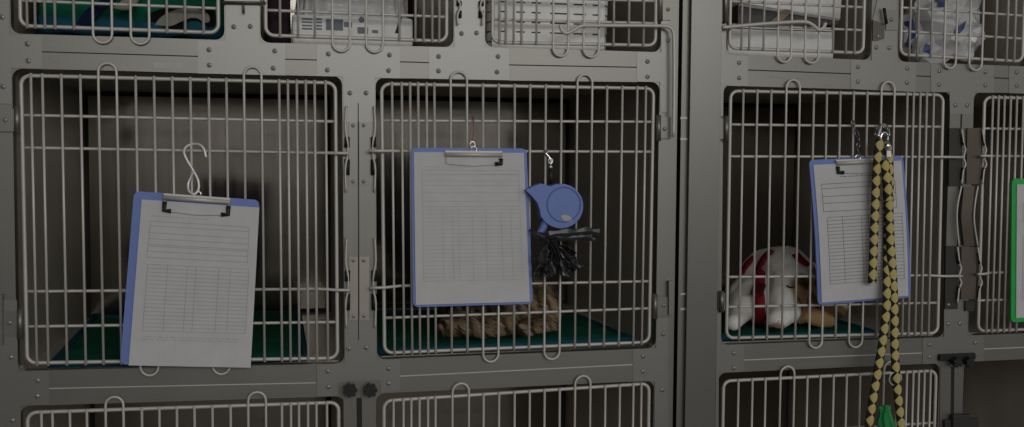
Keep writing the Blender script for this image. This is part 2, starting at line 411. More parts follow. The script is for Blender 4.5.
# latch bar at the very top between two small doors
m = MB(); m.tube([P(222, 2.2, -.010), P(266, 3, -.010)], .0026, 8); m.tube([P(243, 2, -.012), P(243.5, 13, -.012)], .0024, 7); build('latch_bar', m, mBrownLatch, bankL)
# knob sets under the joint plates
def knobset(parent, xs, y, r, bar=None, Y=-.012):
    for x in xs:
        m = MB(); n = 7; c = P(x, y, 0)
        lob = [Vector((c.x+(r*(1+.13*math.cos(n*a)))*math.cos(a), Y-.012, c.z+(r*(1+.13*math.cos(n*a)))*math.sin(a))) for a in [2*PI*k/56 for k in range(56)]]
        m.prism([lob], (0, .012, 0)); m.lathe([(r*.55, 0), (r*.55, .0108)], Matrix.Translation((c.x, 0, c.z)) @ Matrix.Rotation(PI/2, 4, 'X'), 14)
        build('knob', m, mRubber, parent)
    if bar:
        m = MB(); m.box((P(*bar[0]).x, Y+.002, P(*bar[1]).z), (P(*bar[1]).x, -.0005, P(*bar[0]).z), .0015); build('knob_bar', m, mRubber, parent)
knobset(bankL, (349.6, 369.6), 388.2, .0125)
knobset(bankR, (951.5, 964), 360.5, .0105, ((937.5, 353.8), (973, 358.6)))
for a, b in ((343.5, 356.4), (361.8, 374)):
    plate('lower_post', bankL, [(a, 396.5), (b, 396), (b+.4, 440), (a+.4, 440)], mat=mPost)
for a, b in ((940.5, 951), (954.5, 963)):
    plate('lower_post', bankR, [(a, 366.5), (b, 366), (b-1, 440), (a-1, 440)], mat=mPost)
plate('post_gap', bankL, [(356.4, 398), (361.8, 398), (362.2, 440), (356.8, 440)], mat=mSeam, Y=-.001, th=.001)
plate('post_gap', bankR, [(951, 367), (954.5, 367), (953.5, 440), (950, 440)], mat=mSeam, Y=-.001, th=.001)
# tall dark latch plates beside the far cage
def latch_plate(pts, mat, screws=(), bulge=.006, guard=None):
    o = plate('latch_plate', bankR, pts, screws, 0, mat, -.0075, .006, .9); return o
latch_plate([(949.5, 128), (962, 128), (962.8, 186), (948.8, 186)], mDarkLatch)
latch_plate([(967.5, 128), (981, 128), (981, 184), (966.5, 184)], mBrownLatch)
latch_plate([(946, 246), (958.4, 246), (957.8, 309), (945, 309)], mDarkLatch, [(948.6, 304.8)])
latch_plate([(961.6, 247), (977, 247), (975.6, 299), (961, 299)], mBrownLatch)
latch_plate([(965.8, 301), (975, 301), (974, 311), (965.5, 311)], mDarkLatch)
def vguide(x, y0, y1, s):
    h = y1-y0
    pts = [(x-3*s, y0), (x-1*s, y0+h*.28), (x+.6*s, y0+h*.38), (x-1.2*s, y0+h*.52), (x+.8*s, y0+h*.64), (x-1.5*s, y0+h*.75), (x-3*s, y1)]
    m = MB(); m.tube(smooth_path([P(a, b, -.013) for a, b in pts], 4), .0022, 7); o = build('latch_guide', m, mRim, bankR)
    for f0, f1 in ((.10, .3), (.70, .92)):
        m = MB(); m.tube([P(x-2.6*s, y0+h*f0, -.012), P(x-1.4*s, y0+h*f1, -.012)] if f0 < .5 else [P(x-1.4*s, y0+h*f0, -.012), P(x-3*s, y0+h*f1, -.012)], .0030, 7); build('sleeve', m, mRubber, o)
vguide(964.8, 129, 184, 1); vguide(985.5, 129, 184, 1); vguide(960.5, 247, 303, 1); vguide(981, 247, 303, 1)
for xs in ((961.5, 957.6, 959.5), (978, 974.8, 978.2)):       # bowed bracket wires between upper and lower latch
    m = MB(); m.tube(smooth_path([P(xs[0], 186, -.010), P(xs[1], 205, -.012), P(xs[1]-.6, 222, -.012), P(xs[2]-.4, 246, -.010)], 6), .0020, 7); build('bracket_wire', m, mRim, bankR)
m = MB(); m.grid(lambda u, v: P(964+10.5*u-(1-abs(2*v-1))*3*(1), 186+60*v, -.010-.004*math.sin(PI*v)), 6, 12); build('bowed_bracket', m, mBrownLatch, bankR)
m = MB(); m.box((P(942, 419).x, -.012, P(942, 432).z), (P(976, 419).x, -.002, P(942, 419).z), .003); m.box((P(948, 415).x, -.02, P(948, 430).z), (P(966, 415).x, -.008, P(948, 413).z), .003); build('latch_block', m, mDarkLatch, bankR)
# hinges: leaf on the frame, knuckle by the door rim
def hinge(parent, leaf, knx, y0, y1, sc=None, tab=None):
    o = plate('hinge', parent, leaf, [sc] if sc else [], 0, mPost, -.006, .004, .9)
    m = MB(); m.tube([P(knx, y0, -.008), P(knx, y1, -.008)], .0052, 10); build('knuckle', m, mPost, o)
    if tab: m = MB(); m.prism([[P(x, y, -.012) for x, y in tab]], (0, .011, 0)); build('hinge_tab', m, mPost, o)
hinge(bankL, [(-8, 108), (19, 109), (19, 131.5), (-8, 131.5)], 17.0, 105, 135, (5, 120))
hinge(bankL, [(2.5, 312), (22, 312), (22, 336), (2.5, 336)], 20.0, 309, 338.5, (9.5, 322.8), [(0, 295), (2.4, 295), (2.4, 345), (0, 345)])
hinge(bankL, [(657, 117), (671.5, 117), (671.5, 138.5), (657, 138.5)], 658.4, 115, 141, (664.5, 129))
hinge(bankL, [(655, 297), (669, 297), (669, 316), (655, 316)], 655, 294, 319, (664, 305.5), [(669, 281), (674, 281), (674, 315), (669, 315)])
hinge(bankL, [(659, -20), (671, -20), (671, 20), (659, 20)], 660.2, -20, 21, (668, 9.5))
hinge(bankR, [(719.5, 118), (728, 118), (728, 139), (719.5, 139)], 726.2, 116, 141)
hinge(bankR, [(718.5, 293), (725, 293), (725, 310.5), (718.5, 310.5)], 721.6, 291, 312)
hinge(bankR, [(720.5, -20), (728, -20), (728, 22), (720.5, 22)], 725.4, -20, 23)
plate('latch_bracket', bankR, [(873, 20), (884.5, 24), (884.5, 38.5), (878.5, 40.5), (873, 40.5)], [(878.5, 36.5)], mat=mBrownLatch, Y=-.005, th=.004)
plate('latch_bracket', bankR, [(886, 10), (898, 10), (898, 30), (886, 30)], [(891.5, 19.5)], mat=mPost, Y=-.005, th=.004)
m = MB(); m.tube([P(884, 8, -.012), P(886.5, 24, -.012)], .0035, 8); build('latch_sleeve', m, mRubber, bankR)
# faint maker's roundel, sticker and engraved line on the rails
m = MB(); c = P(53.5, 60.2, -.0016); m.tube([c+Vector((.0085*math.cos(a), 0, .0085*math.sin(a))) for a in [2*PI*k/24 for k in range(24)]], .0004, 5, True)
m.tube([c+Vector((.0025, 0, -.004)), c+Vector((.0025, 0, .004))], .0004, 5); m.tube([c+Vector((-.003, 0, -.004)), c+Vector((-.003, 0, .004))], .0004, 5); build('stamped_mark', m, mInk, bankL)
plate('sticker', bankL, [(154, 61.8), (183, 62.6), (183, 68.6), (154, 67.8)], mat=mLabelGrey, Y=-.0016, th=.0004)
m = MB(); x = 770.0
rnd = random.Random(3)
for w in (7, 9, 12, 9, 13, 4):
    k = x
    while k < x+w:
        m.box((P(k, 76.5+(k-770)*.035, -.0016).x, -.0016, P(k, 78+(k-770)*.035).z), (P(k+.9, 76).x, -.0012, P(k, 76+(k-770)*.035).z)); k += 1.6
    x += w+1.8
build('engraved_line', m, mInk, bankR)

# flat steel post between the banks
t = thing('divider_post', 'flat polished steel post standing between the two cage banks', 'post', (P(704, 200).x, .02, 0))
m = MB(); xa, xb = P(688.5, 200, -.02).x, P(719, 200, -.02).x
m.box((xa, -.020, 0), (xb, -.0165, TOPZ+.2), .0008); m.box((xb-.003, -.0165, 0), (xb, -.0015, TOPZ+.2)); build('face_sheet', m, mPillar, t)
m = MB(); m.box((P(679.5, 200, -.006).x, -.008, 0), (xa+.04, -.005, TOPZ+.2)); build('side_flange', m, mPost, t)
m = MB()
for y in (118, 139, 294, 309): 
    c = P(680.5, y, -.008); m.box((c.x-.001, -.0100, c.z-.0022), (c.x+.014, -.0081, c.z+.0022))
build('hinge_stub', m, mRim, t)

# ------------------------------------------------------------------ cages
DEPTH = .70
def lerp(a, b, t): return a+(b-a)*t
def cage(name, label, key, group=None):
    o = OP[key]; x0 = min(p.x for p in o)-.004; x1 = max(p.x for p in o)+.004
    z0 = min(p.z for p in o)-.004; z1 = max(p.z for p in o)+.004; t = thing(name, label, 'cage', ((x0+x1)/2, .35, z0), group)
    Ya, Yb = SH+.0005, DEPTH; g = .013
    m = MB(); m.box((x0-.002, Ya, z0-.0), (x0, Yb, z1)); build('side_panel', m, mSide, t)
    m = MB(); m.box((x1, Ya, z0), (x1+.002, Yb, z1)); build('side_panel', m, mSide, t)
    m = MB(); m.box((x0, Ya, z1-.002), (x1, Yb-.012, z1)); build('ceiling_panel', m, mSide, t)
    m = MB(); m.box((x0, Ya, z0), (x1, Yb-.006, z0+.002)); m.box((x0, Ya, z0+.002), (x1, Ya+.002, z0+.006)); build('floor_panel', m, mFloorP, t)
    m = MB(); m.box((x0+g, Yb-.012, z0+g), (x1-g, Yb-.010, z1-g)); build('back_panel', m, mPanel, t)
    m = MB(); m.box((x0, Yb, z0), (x1, Yb+.002, z1)); build('rear_skin', m, mSeam, t)  # coloured dark so the gap round the back panel shows as shadow
    return t, x0, x1, z0, z1
def door(parent, rim, bars, yref, tl=(), bl=(), cross=(), cross_px=None, ext=(), label=None):
    """rim: four world corners TL TR BR BL; bars: pixel x at row yref; tl/bl: index pairs joined as loops at top / bottom"""
    TL, TR, BR, BL = [Vector((p.x, -.003, p.z)) for p in rim]
    def at(u, v, Y): a = TL.lerp(TR, u); b = BL.lerp(BR, u); c = b.lerp(a, v); c.y = Y; return c
    m = MB(); m.tube(rounded([TL, TR, BR, BL], .016, 6), .0037, 9, True); d = build('door', m, mRim, parent)
    H = (TL.z-BL.z); ov = .0045/H; us = []
    for x in bars:
        p = P(x, yref, -.008); v = (p.z-BL.z)/H; a = at(0, v, 0).x; b = at(1, v, 0).x; us.append((p.x-a)/(b-a))
    skip = set()
    for kind, L in (('t', tl), ('b', bl)):
        for i in L:
            j = i+1; skip |= {i, j}; ua, ub = us[i], us[j]; r = (at(ub, .5, 0)-at(ua, .5, 0)).length/2; hh = (r+.007)/H; n = 8
            um = (ua+ub)/2; uw = (ub-ua)/2
            arc = [(um-uw*math.cos(PI*k/n), math.sin(PI*k/n)*r/H) for k in range(n+1)]
            off = .010/H
            if kind == 't': pts = [at(ua, -ov, -.0085)]+[at(u, 1+off+w, -.0085) for u, w in arc]+[at(ub, -ov, -.0085)]
            else: pts = [at(ua, 1+ov, -.0085)]+[at(u, -off-w, -.0085) for u, w in arc]+[at(ub, 1+ov, -.0085)]
            m = MB(); m.tube(pts, .0024, 8); build('looped_bar', m, mBar, d)
    for i, u in enumerate(us):
        if i in skip: continue
        m = MB(); m.tube([at(u, -ov, -.0085), at(u, 1+ov, -.0085)], .0024, 8); build('vertical_bar', m, mBar, d)
    for k, v in enumerate(cross):
        ua, ub = 0, 1
        vl, vr = v if isinstance(v, tuple) else (v, v)
        for (kk, side, dx) in ext:
            if kk == k:
                w = (TR-TL).length
                if side == 'r': ub = 1+dx/w
                else: ua = -dx/w
        e = .0
        a = at(ua, vl, -.0005); b = at(ub, vr, -.0005)
        if ua < 0: a.y = -.022
        if ub > 1: b.y = -.022
        a2 = at(0, vl, -.0005 if ua >= 0 else -.020); b2 = at(1, vr, -.0005 if ub <= 1 else -.020)
        pts = [a]+([a2] if ua < 0 else [])+[at(.06, vl, -.0008), at(.94, vr, -.0008)]+([b2] if ub > 1 else [])+[b]
        m = MB(); m.tube(pts, .0029, 8); build('cross_bar', m, mBar, d)
    return d
CROSS = (.1316, .2503, .7516, .8682)
def qd(tl, tr, br, bl): return [P(*c, -.003) for c in (tl, tr, br, bl)]
G = 'large barred cages of the middle row'
c1 = cage('kennel_cage', 'large barred cage behind the leftmost tilted blue clipboard', 'M1', 'large barred cages of the middle row')
door(c1[0], qd((21, 75.5), (335.3, 83), (337.5, 358), (27.3, 363)), [32, 43.5, 62.4, 81.3, 99.3, 117.5, 136.5, 154.8, 173, 191, 209.3, 227, 244.5, 262, 279.6, 288.3, 297.2, 306.2, 315, 326], 130,
     tl=(4, 12), bl=(6, 10), cross=((.128, .132), (.2515, .254), (.752, .748), (.864, .862)), ext=((1, 'r', .024), (2, 'r', .024)))
c2 = cage('kennel_cage', 'large barred cage with a tabby cat lying behind the middle clipboard', 'M2', 'large barred cages of the middle row')
door(c2[0], qd((381.5, 84), (653.5, 88.5), (649, 342), (384.5, 353)), [392.3, 402, 410.3, 418.3, 426.8, 434.5, 450.8, 467, 483, 498.7, 514.6, 530, 545.6, 561.3, 577, 591.8, 606.7, 622, 636.8, 645.4], 120,
     tl=(6, 14), bl=(8, 12), cross=((.1316, .134), (.2503, .242), (.754, .753), (.866, .87)), ext=((1, 'l', .028), (2, 'l', .028)))
c3 = cage('kennel_cage', 'large barred cage with a dog in a red harness', 'M3', 'large barred cages of the middle row')
door(c3[0], qd((730.6, 91), (943, 95), (937.5, 333), (726.4, 338)), [743, 757, 771, 786, 799.3, 813.5, 826.5, 840, 853.5, 867, 881, 894, 907, 913.3, 920, 926.4, 933.4], 110,
     tl=(3, 10), bl=(5, 8), cross=((.127, .128), (.249, .245), (.738, .742), (.866, .868)), ext=((2, 'r', .04), (1, 'r', .045)))
c4 = cage('kennel_cage', 'large barred cage behind the green clipboard at the right edge', 'M4', 'large barred cages of the middle row')
r4 = qd((984.5, 97.3), (1090, 100), (1090, 327), (978, 331))
xr4 = OP['M4'][1].x-.016
for i_ in (1, 2): r4[i_].x = xr4; r4[i_].z = r4[0 if i_ == 1 else 3].z
b4 = [992.5, 998.3, 1004.2, 1010.4, 1016.5, 1023, 1034, 1046, 1058, 1070, 1082, 1094, 1106, 1118, 1130, 1140]
b4 = [x for x in b4 if P(x, 110).x < xr4-.012]
door(c4[0], r4, b4, 110, tl=(8,), bl=(7,), cross=CROSS, ext=((1, 'l', .02), (2, 'l', .02)))
# small cages of the top row
def rim_up(bl, br, h): a, b = P(*bl, -.003), P(*br, -.003); return [a+Vector((0, 0, h)), b+Vector((0, 0, h)), b, a]
HT = .375
def tcross(dz, n=7): return [dz*k/HT for k in range(1, n) if dz*k/HT < .97]
k1 = cage('small_cage', 'small upper cage holding the folded green blanket', 'T1', 'small cages of the upper row')
door(k1[0], rim_up((20.5, 25.8), (218.4, 32.8), HT), [27, 35, 44.7, 54.8, 73.7, 92.7, 111.7, 130.5, 149, 166.8, 185, 203.4], 12, bl=(5, 7), cross=tcross(.0455))
k2 = cage('small_cage', 'small upper cage holding the printed white package', 'T2', 'small cages of the upper row')
door(k2[0], rim_up((265.7, 35.3), (446.5, 41.2), HT), [280, 298, 314.8, 332.2, 349.8, 366, 383, 399.4, 415.4, 423.8, 432.3, 439.2], 18, bl=(3, 5), cross=tcross(.0475))
k3 = cage('small_cage', 'small upper cage holding the white slotted basket', 'T3', 'small cages of the upper row')
door(k3[0], rim_up((492.4, 42.5), (655.4, 45.5), HT), [499.4, 505.7, 513.7, 521.5, 536.5, 553.2, 568.2, 583.7, 599, 613.7, 628.9, 643.6], 25, bl=(5, 7), cross=tcross(.0455))
k4 = cage('small_cage', 'small upper cage holding a white box under a dark tray', 'T4', 'small cages of the upper row')
door(k4[0], rim_up((729.5, 48.3), (863, 53), HT), [741.7, 749.5, 763.8, 778, 791.6, 805.3, 819, 833.4, 846.4, 855], 25, bl=(3, 5), cross=tcross(.049))
k5 = cage('small_cage', 'small upper cage stuffed with clear bags, top right corner', 'T5', 'small cages of the upper row')
door(k5[0], rim_up((900.3, 54.5), (1022.3, 61.5), HT), [910, 918, 931.5, 944.6, 956.5, 970, 982.7, 996, 1007.4, 1015], 30, bl=(3, 5), cross=tcross(.051))
# lower row
def rim_dn(tl, tr, h): a, b = P(*tl, -.003), P(*tr, -.003); return [a, b, b-Vector((0, 0, h)), a-Vector((0, 0, h))]
HB = .495; BC = (.10, .22, .66, .76)
l1 = cage('lower_cage', 'lower cage with its barred door cropped at bottom left', 'B1', 'cages of the lower row')
door(l1[0], rim_dn((27.5, 412.5), (338.5, 402.3), HB), [41.5, 52.6, 70, 87, 105.8, 123.6, 142, 159.5, 177, 194.6, 212.6, 230.7, 248.3, 266, 282, 291, 299, 308, 316.5, 327], 420, tl=(4, 12), cross=BC)
l2 = cage('lower_cage', 'lower cage with its barred door cropped below the cat cage', 'B2', 'cages of the lower row')
door(l2[0], rim_dn((384, 400.8), (649, 383.5), HB), [393.6, 403.5, 411.3, 419.5, 428, 435.5, 452.4, 468.8, 483.5, 499, 514.5, 529.6, 544.4, 559.5, 574.8, 590, 605, 619.5, 633, 641], 415, tl=(6, 14), cross=BC)
l3 = cage('lower_cage', 'lower cage with its barred door cropped below the dog cage', 'B3', 'cages of the lower row')
door(l3[0], rim_dn((723.5, 381), (936, 370.6), HB), [738, 752, 765, 779.8, 793.6, 806.8, 819.8, 833, 846, 859.4, 872, 883, 896, 906, 912.4, 918, 923.6, 929.6], 405, tl=(3, 11), cross=BC)
l4 = cage('lower_cage', 'lower open-fronted cage, dark inside, at bottom right', 'B4', 'cages of the lower row')

# ------------------------------------------------------------------ hook rods
m = MB(); m.tube(smooth_path([P(x, y, -.020) for x, y in ((560.5, 24.5), (561.6, 30), (566, 33.2), (573, 30.6), (581, 26), (595, 25.6), (625, 25.6), (655, 25.8), (668.5, 27), (673.2, 33), (674, 50), (674, 90), (673.4, 137))], 5), .0038, 8)
tag(build('hook_rod', m, mRim), 'long bent steel hook rod lying across the white basket cage', 'rod', 'hook rods')
m = MB(); m.tube(smooth_path([P(x, y, -.020) for x, y in ((722, 27.6), (749.5, 25), (779, 22.8), (804, 21.8), (812.7, 25), (819, 30), (823.4, 27.4), (825.6, 23))], 5), .0040, 8)
tag(build('hook_rod', m, mRim), 'bent steel hook rod lying across the white box cage', 'rod', 'hook rods')

# ------------------------------------------------------------------ clipboards
class Board:
    def __init__(s, corners, Yt, Yb, bow=0):
        s.c = [P(*corners[0], Yt), P(*corners[1], Yt), P(*corners[2], Yb), P(*corners[3], Yb)]; s.bow = bow
        s.n = (s.c[1]-s.c[0]).cross(s.c[3]-s.c[0]).normalized()
        if s.n.y > 0: s.n = -s.n
    def at(s, u, v, off=0):
        a = s.c[0].lerp(s.c[1], u); b = s.c[3].lerp(s.c[2], u)
        return a.lerp(b, v) + s.n*(off + s.bow*math.sin(PI*min(1, max(0, v)))*(1-.0*u))
def slab(bd, u0, v0, u1, v1, o0, o1, ru=.0, n=10):
    """rounded sheet between offsets o0 and o1 (follows the board's bow)"""
    m = MB(); rows = []
    vs = [v0, v0+ru*.3, v0+ru] + [v0+ru+(v1-v0-2*ru)*k/n for k in range(1, n)] + [v1-ru, v1-ru*.3, v1]
    def inset(v):
        d = min(v-v0, v1-v)
        return 0 if d >= ru or ru == 0 else ru*(1-math.sqrt(max(0, 1-(1-d/ru)**2)))*1.25
    for v in vs:
        i = inset(v); rows.append([m.bm.verts.new(bd.at(u, v, o)) for (u, o) in ((u0+i, o0), (u1-i, o0), (u1-i, o1), (u0+i, o1))])
    for A, B in zip(rows, rows[1:]):
        for k in range(4):
            try: m.bm.faces.new((A[k], A[(k+1) % 4], B[(k+1) % 4], B[k]))
            except ValueError: pass
    m.bm.faces.new(rows[0]); m.bm.faces.new(rows[-1]); return m
def strips(m, bd, off, segs, w):
    for (u0, v0, u1, v1) in segs:
        n = 6 if abs(v1-v0) > .03 else 1
        for k in range(n):
            a = (u0+(u1-u0)*k/n, v0+(v1-v0)*k/n); b = (u0+(u1-u0)*(k+1)/n, v0+(v1-v0)*(k+1)/n)
            if abs(v1-v0) > abs(u1-u0)*.6: q4 = ((a[0]-w, a[1]), (a[0]+w, a[1]), (b[0]+w, b[1]), (b[0]-w, b[1]))
            else: q4 = ((a[0], a[1]-w*.72), (b[0], b[1]-w*.72), (b[0], b[1]+w*.72), (a[0], a[1]+w*.72))
            m.bm.faces.new([m.bm.verts.new(bd.at(u, v, off)) for u, v in q4])
def clipboard(label, corners, Yt, Yb, paper, clip, boxes, table, boardmat=None, bow=0, black=(1, 1), ink=None, textrows=(), group='blue clipboards'):
    bd = Board(corners, Yt, Yb, bow)
    base = bd.at(.5, 1); t = thing('clipboard', label, 'clipboard', base, 'clipboards hanging on the cage doors')
    build('board', slab(bd, 0, 0, 1, 1, -.0035, 0, .03), boardmat or mBlue, t)
    pm = build('paper_form', slab(bd, *paper, .0008, .0022, 0), mPaper, t)
    ink = ink or mInk; off = .0026
    m = MB(); segs = []
    for (u0, v0, u1, v1, rows) in boxes:
        for r in rows: segs.append((u0, v0+(v1-v0)*r, u1, v0+(v1-v0)*r))
        segs += [(u0, v0, u0, v1), (u1, v0, u1, v1)]
    if boxes: strips(m, bd, off, segs, .0023); build('form_boxes', m, ink, pm)
    u0, v0, u1, v1, n, cols = table
    m = MB(); segs = [(u0, v0+(v1-v0)*k/n, u1, v0+(v1-v0)*k/n) for k in range(n+1)] + [(u0+(u1-u0)*c, v0, u0+(u1-u0)*c, v1) for c in cols]
    strips(m, bd, off, segs, .0020); build('form_table', m, ink, pm)
    rn = random.Random(len(label))
    for (ua, ub, v) in textrows:
        u = ua; segs = []; m = MB()
        while u < ub: w = rn.uniform(.012, .045); segs.append((u, v, min(u+w, ub), v)); u += w+.012
        strips(m, bd, off, segs, .0034); build('form_text', m, mInkPale if ink is mInk else ink, pm)
    # metal clip: pressed bar, spring wire, black rubber corner tips
    cu0, cu1, cv0, cv1 = clip; cl = MB()
    cl.tube([bd.at(cu0, cv0+.012, .006), bd.at(cu1, cv0+.012, .006)], .0042, 10); 
    sl = slab(bd, cu0, cv0-.012, cu1, cv0+.022, .0024, .0058, 0, 2); me = bpy.data.meshes.new('tmp'); sl.bm.to_mesh(me); sl.bm.free(); cl.bm.from_mesh(me)
    c = build('clip', cl, mRim, t)
    m = MB(); m.tube([bd.at(u, v, .0045) for u, v in ((cu0+.012, cv0+.02), (cu0+.012, cv1), (cu0+.05, cv1+.004), ((cu0+cu1)/2, cv1+.014), (cu1-.05, cv1+.004), (cu1-.012, cv1), (cu1-.012, cv0+.02))], .0012, 6); build('clip_wire', m, mRim, c)
    W = (bd.c[1]-bd.c[0]).length; Hh = (bd.c[3]-bd.c[0]).length
    for side, on in ((0, black[0]), (1, black[1])):
        if not on: continue
        uc = cu0 if side == 0 else cu1; d = 1 if side == 0 else -1
        m = MB(); m.tube([bd.at(uc+.012*d, cv0+.035, .0048), bd.at(uc+.012*d, cv1, .0048), bd.at(uc+.066*d, cv1+.003, .0048)], .0044, 8); build('rubber_tip', m, mRubber, c)
    m = MB(); pk = bd.at((cu0+cu1)/2, cv0-.02, .002); 
    m.tube([pk+Vector((.006*math.cos(a), -.001, .006*math.sin(a))) for a in [2*PI*k/16 for k in range(16)]], .0016, 6, True); build('hanging_eye', m, mChrome, c)
    return t, bd, pk
cols1 = (0, .195, .39, .475, .70, .815, 1)
t1, bd1, pk1 = clipboard('tilted blue clipboard on the leftmost cage, most of its board hidden by paper', ((134, 191), (259.5, 200), (250.5, 367), (120, 364.5)), -.020, -.026,
    (.066, .045, 1.002, 1.003), (.235, .765, .012, .098),
    [(.145, .165, .93, .30, (0, .2, .5, .75, 1)), (.14, .31, .93, .375, (0, .45, 1))], (.15, .415, .945, .80, 17, cols1),
    textrows=[(.15, .6, .135), (.16, .9, .835), (.15, .88, .85)])
t2, bd2, pk2 = clipboard('upright blue clipboard on the middle cage, left of the blue leash case', ((411, 147.5), (526.5, 148.5), (533, 303.8), (413, 307.2)), -.020, -.026,
    (.022, .028, .972, .985), (.285, .78, .03, .098),
    [(.09, .14, .92, .37, (0, .12, .3, .42, .62, .85, 1))], (.09, .39, .92, .84, 18, (0, .2, .3, .36, .5, .64, .8, .9, 1)), black=(0, 1), ink=mInkFaint, textrows=[(.1, .5, .12), (.6, .9, .165)])
t3, bd3, pk3 = clipboard('blue clipboard partly behind the yellow and black leash', ((809, 160), (903, 155.5), (910.5, 297.5), (818, 305)), -.020, -.030,
    (.035, .035, .97, .985), (.27, .74, .02, .095),
    [(.10, .17, .88, .36, (0, .16, .45, .7, 1))], (.13, .40, .93, .86, 19, (0, .2, .45, .55, .65, .8, 1)), bow=.006, black=(1, 0), ink=mInkDark, textrows=[(.3, .75, .125)])
t4, bd4, pk4 = clipboard('green clipboard cut off by the right edge', ((1012, 178.5), (1098, 180), (1099, 317), (1011, 322.5)), -.020, -.028,
    (.05, .04, .97, .97), (.25, .75, .02, .095), [(.12, .17, .9, .3, (0, .5, 1))], (.12, .4, .9, .85, 16, (0, .3, .6, 1)), boardmat=mGreenP)

# hangers
def wire_thing(name, label, cat, pts, r, mat, Y=-.012, n=6, extra=None):
    m = MB(); m.tube(smooth_path([P(x, y, yy) if yy is not None else P(x, y, Y) for x, y, yy in [(*p, None) if len(p) == 2 else p for p in pts]], n), r, 8)
    o = build(name, m, mat); tag(o, label, cat); return o
wire_thing('s_hook', 'white wire hook holding up the leftmost clipboard', 'hook',
    [(206, 157.5, -.016), (204, 149, -.014), (199.5, 144.6, -.012), (192, 144, -.008), (186, 147, -.012), (184, 152, -.016), (187, 160, -.018), (193, 170, -.019), (198, 180, -.021), (198.5, 189, -.024), (194.5, 194, -.026), (189, 191, -.024), (188.2, 184, -.021), (191, 177, -.020), (193.5, 171, -.0215)], .0023, mWire)
t = thing('hanging_cord', 'pale red cord with metal eyelet holding up the middle clipboard', 'cord', P(473, 148, -.014))
m = MB(); m.tube(smooth_path([P(473.2, 121, .004), P(473.4, 117.6, -.004), P(473.8, 121, -.013), P(474, 132, -.014), P(473, 141, -.016)], 5), .0020, 7); build('cord', m, mRed, t)
m = MB(); m.tube([P(472.5, 145, -.018)+Vector((.005*math.cos(a), 0, .007*math.sin(a))) for a in [2*PI*k/14 for k in range(14)]], .0018, 7, True); build('eyelet', m, mChrome, t)
def chain(name, label, pts, mat, r=.0013, a=.0048, b=.0078, Y=-.014):
    t = thing(name, label, 'chain', P(*pts[-1], Y)); P_ = [P(x, y, Y) for x, y in pts]
    path = smooth_path(P_, 10); L = sum((q1-p1).length for p1, q1 in zip(path, path[1:])); n = int(L/(b*1.45))
    for k in range(n+1):
        s = k/n; i = min(int(s*(len(path)-1)), len(path)-2); c = path[i].lerp(path[i+1], s*(len(path)-1)-i); d = (path[i+1]-path[i]).normalized()
        side = d.cross(Vector((0, 1, 0))).normalized() if k % 2 == 0 else Vector((0, 1, 0))
        side = (side+Vector((0, .35, 0)) if k % 2 == 0 else side+d.cross(Vector((0, 1, 0)))*.5).normalized()
        m = MB(); m.tube([c+side*(a*math.cos(w))+d*(b*math.sin(w)) for w in [2*PI*j/14 for j in range(14)]], r, 6, True); build('link', m, mat, t)
    return t
chain('bead_chain', 'short dark steel chain holding up the leash clipboard', [(853, 123.5), (855.5, 131), (859, 140), (857.5, 148), (858.5, 156)], simple('gunmetal', (.28, .28, .32), .3, .8))

# ------------------------------------------------------------------ retractable leash and black bag
t = thing('retractable_leash', 'blue retractable leash case hanging from the middle cage door', 'dog leash', P(560, 232, -.03))
Yl = -.0262
cx, cyy = 558.5, 206.0
outl = [(526, 190), (534, 186.3), (541, 183.4)]
for k in range(0, 21):
    a = math.radians(118-k*13.5); outl.append((561+22.3*math.cos(a), 206-22.3*math.sin(a)))
outl += [(541, 214.5), (545.5, 222), (541, 236), (536, 238), (534, 235), (538.5, 226), (540.2, 212), (538, 203), (533, 197.5)]
# case with hollow handle: outline of the shell, thickened
w = [P(x, y, Yl-.014) for x, y in outl[:24]+[(541.5, 219), (540, 210), (537.5, 202.5), (532, 196)]]
m = MB(); m.prism([w], (0, .026, 0))
es = [e for e in m.bm.edges if len(e.link_faces) == 2 and e.calc_face_angle(0) > 1.0]
bmesh.ops.bevel(m.bm, geom=es, offset=.0035, segments=3, profile=.6, affect='EDGES'); cs = build('case', m, mBlue, t)
c = P(564, 204.5, Yl-.014)
m = MB(); m.tube([c+Vector((.0345*math.cos(a), -.0004, .0345*math.sin(a))) for a in [2*PI*k/40 for k in range(40)]], .0016, 6, True); build('case_ring', m, mBlueRim, t)
c = P(566.5, 218.3, Yl-.0142)
m = MB(); m.prism([[c+Matrix.Rotation(.35, 3, 'Y') @ Vector((.0125*math.cos(a), 0, .0062*math.sin(a))) for a in [2*PI*k/28 for k in range(28)]]], (0, -.0012, 0)); build('oval_badge', m, mLabelGrey, t)
m = MB(); m.tube(smooth_path([P(546, 219, Yl), P(543.5, 227, Yl), P(539.5, 234, Yl), P(536, 238, Yl)], 5), [.0078]*16, 10); build('handle', m, mBlue, t)
m = MB(); m.tube([P(550.6, 168, -.018), P(551, 184, -.020)], .0040, 8, flat=.5); build('strap', m, mRubber, t)
m = MB()
m.tube(smooth_path([P(545, 150, -.004), P(547.4, 149.8, -.013), P(546, 154, -.017), P(545, 151, -.012)], 4), .0022, 7)
m.tube(smooth_path([P(545.5, 153, -.016), P(549.8, 158, -.018), P(550.6, 163, -.018)], 4), .0026, 8); m.tube([P(550.4, 161, -.018)+Vector((.0042*math.cos(a), 0, .0058*math.sin(a))) for a in [2*PI*k/14 for k in range(14)]], .0018, 7, True)
m.ball(P(550.6, 167, -.018), .0042, 2); build('snap_clip', m, mChrome, t)

